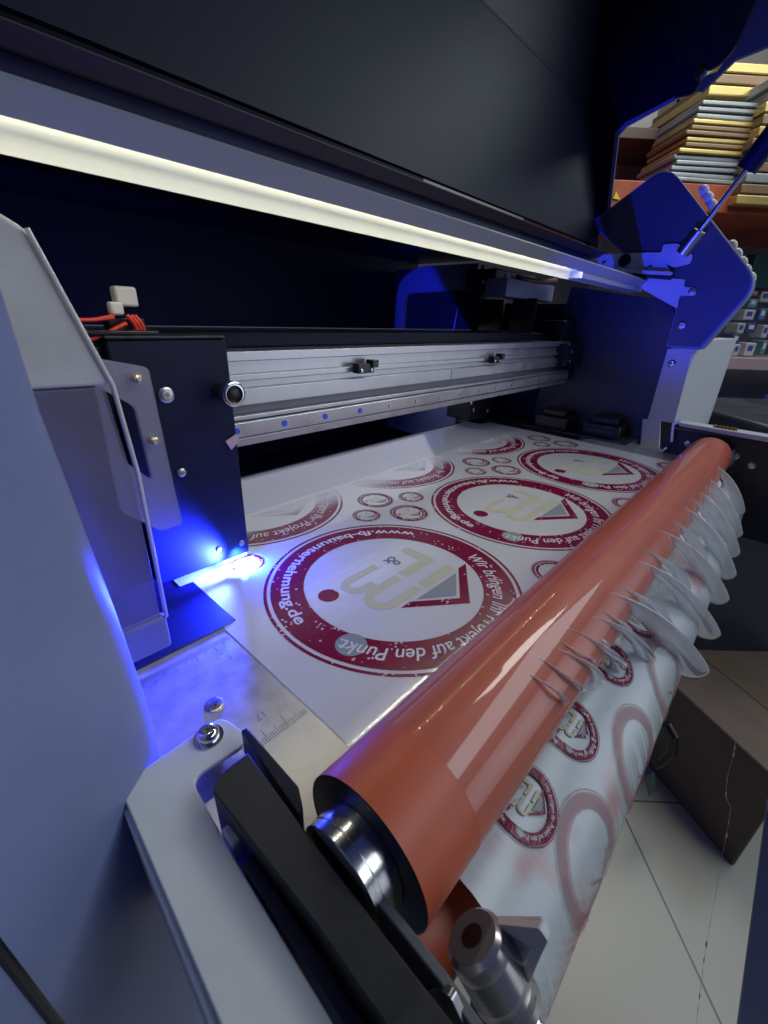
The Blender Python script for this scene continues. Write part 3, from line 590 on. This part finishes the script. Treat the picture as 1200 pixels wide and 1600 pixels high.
for nme, ((V, Fc), mt, h) in D.items():
    me = bpy.data.meshes.new(nme); me.from_pydata([(-v[0] * S, -v[1] * S, h * S) for v in V], [], Fc)   # turned half round on the bed
    bm = bmesh.new(); bm.from_mesh(me); bmesh.ops.recalc_face_normals(bm, faces=bm.faces)
    if sum(f.normal.z for f in bm.faces) < 0: bmesh.ops.reverse_faces(bm, faces=bm.faces)
    bm.to_mesh(me); bm.free(); me.materials.append(M[mt]); meshes[nme] = me
CLIPY = 7.35
def flat_z(x, y):
    return 0.0
def badge(cx, cy, rad, name='printed_badge', conform=None, label=None):
    sc = rad / 8.42
    e = empty(name, (cx, cy, 0), film)
    for nme, me in meshes.items():
        need_copy = conform or cy - rad < CLIPY or cy + rad > 30.6
        m2 = me
        if need_copy:
            m2 = me.copy(); bm = bmesh.new(); bm.from_mesh(m2)
            if conform:
                for v in bm.verts: bmesh_co = conform(cx, cy, v.co.x * sc / S, v.co.y * sc / S, v.co.z / S); v.co = (Vector(bmesh_co) - Vector((cx, cy, 0))) * S
            else:
                g = bm.verts[:] + bm.edges[:] + bm.faces[:]
                bmesh.ops.bisect_plane(bm, geom=g, plane_co=(0, (30.6 - cy) * S / sc, 0), plane_no=(0, 1, 0), clear_outer=True)
                g = bm.verts[:] + bm.edges[:] + bm.faces[:]
                bmesh.ops.bisect_plane(bm, geom=g, plane_co=(0, (CLIPY - cy) * S / sc, 0), plane_no=(0, -1, 0), clear_outer=True)
            bm.to_mesh(m2); n_f = len(m2.polygons); bm.free()
            if n_f == 0: bpy.data.meshes.remove(m2); continue
        o = bpy.data.objects.new(nme, m2); COL.objects.link(o); o.parent = e
        if not conform: o.scale = (sc, sc, 1)
    if label: e['label'] = label
    return e
for i, cx in enumerate((18.4, 36.45, 54.4)):
    badge(cx, 15.5, 8.42)
for i, cx in enumerate((18.4, 36.45, 54.4)):
    badge(cx, 33.15, 8.42)
for cx in (9.4, 27.4, 45.4, 63.3):
    for cy in (24.3, 6.5):
        for dx, dy, r in ((.1, -2.5, 1.75), (-3.1, -.3, 1.25), (0, 1.6, 1.75), (3.2, -.2, 1.25)):
            x, y = cx + dx, cy + dy
            if x - r < FX0 + .2 or x + r > FX1 - .2 or y - r * .3 < CLIPY + .2: continue
            if y + r > 40: continue
            badge(x, y, r)
# badges on the hanging part
hp = [Vector(p) for p in hang]
def hang_at(s):
    i = 0
    while i < len(hp) - 2 and s > (hp[i + 1] - hp[i]).length: s -= (hp[i + 1] - hp[i]).length; i += 1
    d = (hp[i + 1] - hp[i]).normalized(); p = hp[i] + d * s; n = Vector((d.y, -d.x)); n = -n if n.y < 0 else n
    return p, n
def conf(cx, cy, dx, dy, h):
    p, n = hang_at(cy - dy); p = p + n * (h + .07); return (cx + dx, p.x, p.y)
for (x, s, r) in ((12.2, 1.5, 1.6), (17.0, 1.5, 1.6), (23.0, 1.4, 1.6), (28.5, 1.4, 1.6)):
    badge(x, s, r, conform=conf)
M_pink = mat('faint pink ghost ink', (.62, .28, .30), .3)

M['ink_ghost'] = mat('faint rose ink seen through film', (.42, .17, .19), .35, alpha=.55)
for (x, s_, r) in ((13.6, 5.3, 2.5), (20.2, 5.6, 2.6), (27.2, 5.2, 2.6)):
    for nme in ('ring', 'outer_ring', 'roof'):
        m2 = meshes[nme].copy(); m2.materials.clear(); m2.materials.append(M['ink_ghost'])
        for v in m2.vertices: v.co = (Vector(conf(x, s_, v.co.x * r / 8.42 / S, v.co.y * r / 8.42 / S, .004)) - Vector((x, s_, 0))) * S
        o = bpy.data.objects.new('faint_' + nme, m2); COL.objects.link(o); o.parent = film; o.location = Vector((x, s_, 0)) * S - Vector(film.location)
# ================================================================== CLEAR LAMINATE
def clear_mat(name, tint, mixd, gl=.9, rough=.06, bmp=.12):
    m = bpy.data.materials.new(name); m.use_nodes = True; nt = m.node_tree; n = nt.nodes; L = nt.links.new
    for x_ in list(n):
        if x_.type == 'BSDF_PRINCIPLED': n.remove(x_)
    outn = [x_ for x_ in n if x_.type == 'OUTPUT_MATERIAL'][0]
    tr = n.new('ShaderNodeBsdfTransparent'); tr.inputs[0].default_value = (*tint, 1)
    df = n.new('ShaderNodeBsdfDiffuse'); df.inputs[0].default_value = (.86, .88, .92, 1)
    m1 = n.new('ShaderNodeMixShader'); m1.inputs[0].default_value = mixd; L(tr.outputs[0], m1.inputs[1]); L(df.outputs[0], m1.inputs[2])
    gg = n.new('ShaderNodeBsdfGlossy'); gg.inputs['Roughness'].default_value = rough; gg.inputs[0].default_value = (.95, .97, 1, 1)
    fr = n.new('ShaderNodeLayerWeight'); fr.inputs[0].default_value = .5
    pw = n.new('ShaderNodeMath'); pw.operation = 'POWER'; pw.inputs[1].default_value = 4.5; L(fr.outputs['Facing'], pw.inputs[0])
    mu = n.new('ShaderNodeMath'); mu.operation = 'MULTIPLY_ADD'; mu.inputs[1].default_value = .55 * gl; mu.inputs[2].default_value = .05 * gl; mu.use_clamp = True; L(pw.outputs[0], mu.inputs[0])
    m2 = n.new('ShaderNodeMixShader'); L(mu.outputs[0], m2.inputs[0]); L(m1.outputs[0], m2.inputs[1]); L(gg.outputs[0], m2.inputs[2]); L(m2.outputs[0], outn.inputs[0])
    g = n.new('ShaderNodeNewGeometry'); nz = n.new('ShaderNodeTexNoise'); nz.inputs['Scale'].default_value = 60; L(g.outputs['Position'], nz.inputs['Vector'])
    bp = n.new('ShaderNodeBump'); bp.inputs['Strength'].default_value = bmp; bp.inputs['Distance'].default_value = .001; L(nz.outputs['Fac'], bp.inputs['Height']); L(bp.outputs[0], gg.inputs['Normal'])
    return m
M['clear'] = clear_mat('clear laminate on roller', (1, .97, .96), .03, .8, .045, .02)
M['clear_loose'] = clear_mat('loose clear laminate', (.98, .98, 1.0), .34, 2.6, .07)
M['clear_loop'] = clear_mat('looped clear laminate', (.99, .99, 1.0), .50, 2.4, .04, .02)
lam = empty('clear_laminate', (37, 3, -2))
tag(lam, 'transparent laminating film wrapped on the red roller and puckered into long loops', 'clear film')
vs = []; fs = []; n = 72; nx = 120; a0, a1 = 118, -172
# wrap on the roller from the back top over the top to the front
for i in range(n + 1):
    a = math.radians(20 + 190 * i / n)
    for j in range(nx + 1):
        x = 8.1 + (67.4 - 8.1) * j / nx
        r = RR + .035
        vs.append((x, RY + r * math.cos(a), RZ + r * math.sin(a)))
for i in range(n):
    for j in range(nx): fs.append((i * (nx + 1) + j, i * (nx + 1) + j + 1, (i + 1) * (nx + 1) + j + 1, (i + 1) * (nx + 1) + j))
mk('wrapped_laminate', vs, fs, M['clear'], lam, smooth='all')
# puckered sheet: one connected height field of long irregular wrinkles that leaves the roller's front
from mathutils import noise
rr = random.Random(11)
lobes = []
xs = [19.4, 21.8, 24.8, 28.6, 33.4, 39.2, 45.5, 51.8, 57.5, 62.5]
Ls = [.42, .50, .64, .82, 1.0, .98, .96, .88, .75, .55]
for i, (x_, l_) in enumerate(zip(xs, Ls)):
    if i < len(xs) - 1:
        g_ = xs[i + 1] - x_
        lobes.append((x_ + g_ * rr.uniform(.35, .6), l_ * rr.uniform(.35, .7), .35 + .4 * l_, rr.uniform(.3, .7), 9.0 * l_ * .6))
for i in range(26): lobes.append((50 + i * .66 + rr.uniform(-.15, .15), rr.uniform(.10, .26), .26, .14, 1.2))
T0 = Vector((4.15, 3.15)); E0 = Vector((-1.05, -6.7)); nrm2 = Vector((-.885, .465))
NX, NS = 900, 70
def field(x, s_):
    h = 0; lim = .10
    for xc, l_, wd, H_, lean in lobes:
        if s_ < l_:
            xx = xc - lean * (1 - s_ / l_); q_ = abs(x - xx) / (wd * (.55 + .45 * s_ / l_))
            if q_ < 1: h = max(h, H_ * (1 - q_ ** 2.2) ** .75 * max(0, 1 - abs(2 * s_ / l_ - 1) ** 3) ** .55 * (.34 + .66 * s_ / l_))
        if abs(x - xc + lean * max(0, (1 - s_ / l_))) < wd * 1.05: lim = max(lim, l_)
    return h, lim
vs = []; fs = []; keep = []
for i in range(NS + 1):
    s_ = i / NS
    for j in range(NX + 1):
        x = 8.3 + (67.2 - 8.3) * j / NX; h, lim = field(x, s_); keep.append(s_ <= lim + .012 and (s_ < .50 + .2 * noise.noise(Vector((x * .5, 0, 7))) and x > 30 or h > .004))
        p = T0.lerp(E0, s_); wob = .09 * noise.noise(Vector((x * .9, s_ * 3, 0))) + .018 * noise.noise(Vector((x * 3.0, s_ * 9, 4)))
        p = p + nrm2 * (h + wob * min(1, s_ * 6) + .05)
        vs.append((x + .15 * noise.noise(Vector((x * .6, s_ * 4, 9))), p.x, p.y))
for i in range(NS):
    for j in range(NX):
        k_ = [i * (NX + 1) + j, i * (NX + 1) + j + 1, (i + 1) * (NX + 1) + j + 1, (i + 1) * (NX + 1) + j]
        if any(keep[q_] for q_ in k_): fs.append(k_)
mk('puckered_laminate', vs, fs, M['clear_loose'], lam, smooth='all')
def on_roller(px, py):
    d = ray(px, py); oy, oz = CAM.y - RY, CAM.z - RZ; A_ = d.y ** 2 + d.z ** 2; B_ = 2 * (oy * d.y + oz * d.z); C_ = oy * oy + oz * oz - (RR - .06) ** 2
    return CAM + d * ((-B_ - math.sqrt(max(0, B_ * B_ - 4 * A_ * C_))) / (2 * A_))
TG = [((905, 915), (1083, 1056), 33, 1.05), ((958, 868), (1109, 997), 39, .80), ((1002, 822), (1124, 943), 45, .78), ((1036, 782), (1137, 905), 51, .74), ((1056, 754), (1144, 872), 56, .70), ((1074, 734), (1150, 842), 60.5, .62), ((1090, 716), (1155, 806), 64.5, .55),
      ((930, 905), (1040, 985), 31, .42), ((978, 852), (1068, 925), 36.5, .42), ((1018, 802), (1098, 890), 44, .40), ((1048, 766), (1117, 850), 50, .38), ((1066, 742), (1130, 822), 56, .36),
      ((880, 950), (1010, 1035), 27, .50), ((862, 975), (962, 1048), 23.2, .40), ((842, 1000), (925, 1068), 20, .34), ((826, 1022), (888, 1078), 17.4, .28), ((812, 1045), (856, 1090), 15.2, .22), ((893, 935), (975, 1000), 25, .24), ((852, 990), (905, 1032), 19, .18)]
for (b_, t_, X_, w0) in TG:
    base_ = on_roller(*b_); tip = P(t_[0], t_[1], 0, X_); d = tip - base_; ln = d.length; d.normalize()
    sd = d.cross(Vector((1, 0, 0))).normalized(); sx = d.cross(sd).normalized(); vs = []; fs = []; nu, nv = 44, 24; w0 *= 1.15
    ctl = Vector((base_.x * .62 + tip.x * .38, min(base_.y, 3.0) - 1.35, base_.z * .75 + tip.z * .12))
    for i in range(nu + 1):
        t = i / nu; body = (.16 + .84 * min(1, t * 1.15) ** .9) * min(1, t * 14) ** .5
        tail = math.sqrt(max(0, 1 - ((t - (1 - w0 * 1.1 / ln)) / (w0 * 1.1 / ln)) ** 2)) if t > 1 - w0 * 1.1 / ln else 1
        w_ = max(w0 * body * tail, .004); tt = max(.34 * w_, .003)
        c_ = base_ * (1 - t) ** 2 + ctl * 2 * t * (1 - t) + tip * t * t + sx * (.05 * math.sin(7 * t + X_))
        for k in range(nv):
            a_ = 2 * math.pi * k / nv; vs.append(c_ + sd * (w_ * math.cos(a_)) + sx * (tt * math.sin(a_) * (1 - .25 * math.cos(2 * a_))))
    for i in range(nu):
        for k in range(nv): fs.append((i * nv + k, i * nv + (k + 1) % nv, (i + 1) * nv + (k + 1) % nv, (i + 1) * nv + k))
    mk('film_loop', vs, fs, M['clear_loop'], lam, smooth='all')
pts_ = [P(a_, b_, 0, 50) for a_, b_ in ((1152, 1135), (1146, 1180), (1136, 1215), (1134, 1245), (1142, 1262), (1136, 1300), (1127, 1345), (1118, 1400), (1108, 1450), (1100, 1500), (1094, 1550), (1088, 1600), (1082, 1660))]
fine = []
for i in range(len(pts_) - 1):
    for k in range(8): fine.append(pts_[i].lerp(pts_[i + 1], k / 8))
mb = MB(); mb.tube(fine, 1.0, 6); n6 = 6
for i, p in enumerate(fine):
    r_ = max(.012, .13 * max(0, noise.noise(Vector((i * .55, 3, 0))) * 1.8))  # glints along the film edge are put into the shape as pale beads
    for k in range(n6): mb.v[i * n6 + k] = p + (mb.v[i * n6 + k] - p) * r_
mb.build('trailing_edge', mat('glinting film edge', (.75, .74, .70), .3), lam, smooth='all')
# jagged far end of the laminate
jg = []
n = 26
for i in range(n + 1):
    t = i / n; a = math.radians(150 + 70 * t); jg.append((RY + (RR + .05) * math.cos(a), RZ + (RR + .05) * math.sin(a)))
jv = []; jf = []
for i, (y, z) in enumerate(jg):
    e = 69.5 + (i % 2) * .9 + 1.5 * math.sin(i * .35)
    jv += [(67.3, y, z), (e, y - .1 - .3 * (i % 2), z)]
for i in range(n): jf.append((2 * i, 2 * i + 1, 2 * i + 3, 2 * i + 2))
mk('torn_end', jv, jf, M['clear_loose'], lam)

# ================================================================== ROOM
def tile_mat():
    m = mat('beige floor tiles', (.44, .42, .34), .3, var=.06, vscale=6); nt = m.node_tree; n = nt.nodes; b = n['Principled BSDF']
    g = n.new('ShaderNodeNewGeometry'); mp = n.new('ShaderNodeMapping'); mp.inputs['Rotation'].default_value[2] = -math.atan2(FW.y, FW.x) + math.radians(2)
    mp.inputs['Location'].default_value = (.33, .10, 0)
    br = n.new('ShaderNodeTexBrick'); br.offset = 0; br.inputs['Scale'].default_value = 1; br.inputs['Brick Width'].default_value = .5; br.inputs['Row Height'].default_value = .5; br.inputs['Mortar Size'].default_value = .0022
    br.inputs['Color1'].default_value = (.56, .53, .43, 1); br.inputs['Color2'].default_value = (.53, .51, .42, 1); br.inputs['Mortar'].default_value = (.16, .15, .12, 1)
    nt.links.new(g.outputs['Position'], mp.inputs[0]); nt.links.new(mp.outputs[0], br.inputs['Vector']); nt.links.new(br.outputs['Color'], b.inputs['Base Color']); return m
fl = mk('floor', [(-300, -400, -90), (500, -400, -90), (500, 500, -90), (-300, 500, -90)], [(0, 1, 2, 3)], tile_mat()); tag(fl, kind='structure')
c = CAM + FW * 330
M['wall'] = mat('grey wall paint', (.42, .43, .42), .7, var=.05, vscale=5)
wl = MB().obox(c - RT * 260 + Vector((0, 0, -106)), RT * 560, FW * 10, UP * 360).build('wall', M['wall']); tag(wl, kind='structure')
def wbox(mb, px0, py0, px1, py1, dist, depth):       # upright box, front face square to the camera's heading
    p = B(px0, py1, dist); q = B(px1, py0, dist); wdt = (q - p).dot(RT); h = q.z - p.z
    return mb.obox(p, RT * wdt, FW * depth, UP * h)
shelf = empty('shelf_unit', tuple(B(1150, 700, 230)))
tag(shelf, 'tall shop shelving with a red beam above and a pale pink shelf edge below', 'shelves')
c = B(960, 330, 200); 
MB().obox(B(900, 322, 200), RT * 190, FW * 70, UP * 9).build('shelf_beam', mat('red shelf beam', (.42, .09, .03), .5, var=.2, vscale=20), shelf, .3)
MB().obox(B(900, 160, 205) + FW * 30 - RT * 40, RT * 260, FW * 60, UP * 4).build('upper_shelf', mat('dark shelf board', (.09, .06, .05), .6), shelf, .3)
MB().obox(B(1090, 575, 200), RT * 190, FW * 50, UP * 5).build('shelf_board', mat('pale pink shelf edge', (.50, .38, .38), .5), shelf, .2)
MB().obox(B(1080, 760, 200), RT * 190, FW * 50, UP * 4).build('lower_shelf', mat('dark lower shelf', (.08, .08, .09), .5), shelf, .2)
MB().obox(B(950, 330, 268) - UP * 90, RT * 260, FW * 2, UP * 330).build('shelf_back', mat('grey shelf back panel', (.30, .30, .30), .6, var=.1, vscale=8), shelf)
MB().prism([B(958, 310, 199.5), B(969, 312, 199.5), B(963, 299, 199.5)], FW * .3).build('warning_sticker', mat('yellow triangle', (.85, .65, .05), .5), shelf)
# stack of framed panels, one thing each, listed from the bottom
gold = mat('gold foil edge', (.27, .18, .10), .4, metal=.3, var=.12, vscale=9); silv = mat('silver foil edge', (.36, .39, .40), .35, metal=.3, var=.12, vscale=9)
brass_ = mat('pale gold edge', (.66, .50, .17), .3, metal=.5, var=.12, vscale=9)
base = B(1035, 308, 200); top_ = B(1048, 156, 200)
items = ['s'] * 8 + ['p', 'g', 'p', 'g', 'g', 'p'] + ['s'] * 3
hgt = (B(1048, 150, 200).z - base.z) / len(items); z = base.z
ordn = ['bottom', 'second', 'third', 'fourth', 'fifth', 'sixth', 'seventh', 'eighth', 'ninth', 'tenth', 'eleventh', 'twelfth', 'thirteenth', 'fourteenth', 'fifteenth', 'sixteenth', 'topmost']
wd0 = (B(1165, 230, 200) - B(1040, 220, 200)).dot(RT)
for i, t in enumerate(items):
    j = random.uniform(-1.2, 1.2) + i * .35
    p = base.copy(); p.z = z; p += RT * j + FW * random.uniform(0, 1.5)
    o = MB().obox(p + UP * (i % 2) * .05 + UP * .1, RT * wd0 + UP * random.uniform(-.5, .0), FW * 26, UP * (hgt - .35)).build('framed_panel', {'s': silv, 'g': gold, 'p': brass_}[t], None, .35)
    tag(o, '%s framed panel, %s from the bottom of the main stack' % ({'s': 'silver edged', 'g': 'dull gold edged', 'p': 'bright gold edged'}[t], ordn[i]) if i not in (0, 16) else 'silver edged framed panel, %s of the main stack on the red beam shelf' % ordn[i], 'framed panel', 'framed panels in the main stack')
    z += hgt
# top group and right group
z = B(1150, 150, 206).z
for i in range(3):
    p = B(1105, 150, 206); p.z = z + i * 3.2
    o = MB().obox(p + RT * i * 1.5, RT * 60, FW * 40, UP * 2.8).build('gold_panel', brass_ if i != 1 else gold, None, .35)
    tag(o, '%s gold panel lying above the main stack under the lid edge' % ('lowest', 'middle dull', 'highest')[i], 'framed panel', 'gold panels on the upper shelf')
z = B(1140, 318, 196).z
cols_ = ['p', 'g', 's', 'g', 's', 'g', 'p', 'g', 'p', 's', 's']
for i, t in enumerate(cols_):
    p = B(1148 - i * .5, 318, 196); p.z = z
    o = MB().obox(p + RT * random.uniform(0, 2), RT * 55, FW * 40, UP * 3.0).build('framed_panel', {'s': silv, 'g': gold, 'p': brass_}[t], None, .35)
    tag(o, '%s panel, %s from the bottom of the stack behind the strut' % ({'s': 'silver', 'g': 'brown gold', 'p': 'bright gold'}[t], ordn[i] if i else 'first'), 'framed panel', 'panels in the right hand stack')
    z += 3.4
# dark green crate
o = wbox(MB(), 1165, 398, 1230, 450, 215, 25).build('green_crate', mat('dark green plastic', (.02, .07, .06), .4), None, .6); tag(o, 'dark green crate on the shelf above the small packets', 'crate')
# small packets on the pink shelf
pc = [((.55, .56, .60), 'white'), ((.06, .08, .22), 'navy'), ((.10, .22, .45), 'blue'), ((.50, .52, .50), 'pale grey'), ((.35, .10, .12), 'dark red'), ((.12, .30, .33), 'teal')]
pm = [mat(n_ + ' packet', c_, .4) for c_, n_ in pc]
mlab = mat('blue round mark', (.05, .09, .35), .5); mwhite = mat('white lettering block', (.7, .7, .72), .5)
spots = [(1143, 540, 17, 18, 3), (1142, 522, 18, 16, 1), (1161, 540, 24, 20, 0), (1187, 538, 16, 22, 5), (1150, 505, 18, 16, 3), (1164, 504, 22, 15, 1), (1188, 512, 18, 20, 0), (1160, 484, 24, 16, 0), (1184, 484, 18, 18, 2), (1168, 465, 20, 14, 5), (1186, 456, 22, 16, 3), (1172, 448, 18, 12, 4)]
rows = ['leftmost on the bottom row', 'above the leftmost', 'second on the bottom row', 'third on the bottom row', 'leftmost of the middle row', 'second of the middle row', 'third of the middle row', 'left one of the fourth row', 'right one of the fourth row', 'left one just under the top', 'right one just under the top', 'topmost']
for i, (x, y, w__, h_, k) in enumerate(spots):
    dist = 204 + i * 1.2
    o = wbox(MB(), x, y + 16 - h_, x + w__ * .95, y + 16, dist, 8).build('packet', pm[k], None, .4)
    tag(o, 'small %s product packet, %s on the pink edged shelf' % (pc[k][1], rows[i]), 'packet', 'small product packets on the pink edged shelf')
    wbox(MB(), x + w__ * .25, y + 16 - h_ * .8, x + w__ * .7, y + 16 - h_ * .4, dist - .1, .05).build('packet_mark', mlab if k in (0, 3) else mwhite, o)
# hanging packets under the pink shelf
for i, (x, k) in enumerate(((1118, 0), (1141, 3), (1165, 3), (1188, 0))):
    p = B(x, 655, 205); wdt = (B(x + 20, 655, 205) - p).dot(RT); h_ = B(x, 625, 205).z - p.z
    o = MB().prism([p, p + RT * wdt, p + RT * wdt * .95 + UP * h_, p + RT * wdt * .05 + UP * h_], FW * 3).build('hanging_packet', pm[k], None, .5)
    tag(o, '%s bag packet hanging under the pink shelf, %s of four from the post' % (pc[k][1], ('first', 'second', 'third', 'fourth')[i]), 'packet', 'bag packets hanging under the pink shelf')
for i, (x, col_, nm) in enumerate(((1120, (.10, .12, .06), 'dark'), (1150, (.45, .42, .05), 'yellow'), (1176, (.03, .03, .04), 'black'), (1196, (.30, .06, .05), 'red'))):
    o = MB().lathe(B(x, 672, 201), UP, [(0, 4), (6, 4), (8, 2), (10, 1.6), (13, 1.8)], 16).build('bottle', mat(nm + ' bottle', col_, .35), None, smooth=True); tag(o, 'small %s bottle below the hanging packets beside the white post' % nm, 'bottle', 'bottles below the hanging packets')
o = MB().prism([B(1148, 672, 198), B(1215, 680, 198), B(1215, 655, 198), B(1180, 652, 198)], FW * 4).build('red_bag', mat('soft red bag', (.50, .10, .13), .5), None, .8); tag(o, 'crumpled pinkish red bag lying behind the front rail', 'bag')
# cardboard carton on the floor and dark cabinet behind it
fd = Vector((.62, .78, 0)).normalized(); rd = Vector((fd.y, -fd.x, 0))
c = P(1145, 1355, 2, -90)
M['carton'] = mat('dark brown carton', (.17, .12, .09), .6, var=.12, vscale=15)
e1 = (P(1015, 1200, 2, -90) - c); e1.z = 0; e2 = (P(1190, 1270, 2, -90) - c).normalized() * 40; e2.z = 0
box = MB().obox(c, e1 * 1.6, e2, UP * 27).build('carton', M['carton'], None, .5); MB().obox(c + UP * 27.05 + e2 * .42 - e1 * .01, e2 * .16, e1 * 1.62, UP * .1).build('packing_tape', mat('brown packing tape', (.20, .15, .09), .25), box)
tag(box, 'dark brown cardboard carton standing on the tiled floor', 'carton')
MB().obox(c + UP * 14 + e2 * .12 - e1.normalized() * .3, e2 * .5, e1.normalized() * .2, UP * 10).build('carton_print', mat('dark red print', (.22, .04, .03), .6), box)
o = MB().obox(Vector((B(1062, 1000, 88).x, B(1062, 1000, 88).y, -90)), FW * 40, RT * 90, UP * 88).build('cabinet', mat('dark slate cabinet', (.035, .04, .06), .4, var=.2, vscale=8), None, 1.); tag(o, 'dark slate cabinet standing behind the brown carton', 'cabinet')
# stand and caster of the printer in the gap
MB().tube([P(1040, 1130, 0, 90), P(1052, 1150, 0, 90), P(1050, 1175, 0, 90), P(1036, 1190, 0, 90), P(1025, 1195, 0, 90)], 1.0).build('caster_hoop', M['black_plastic'], printer)
MB().prism(PX([(1008, 1222), (1018, 1215), (1022, 1235), (1014, 1246)], 0, 84), (2, 0, 0)).build('caster_plate', mat('teal grey steel', (.12, .18, .18), .4, metal=.5), printer)
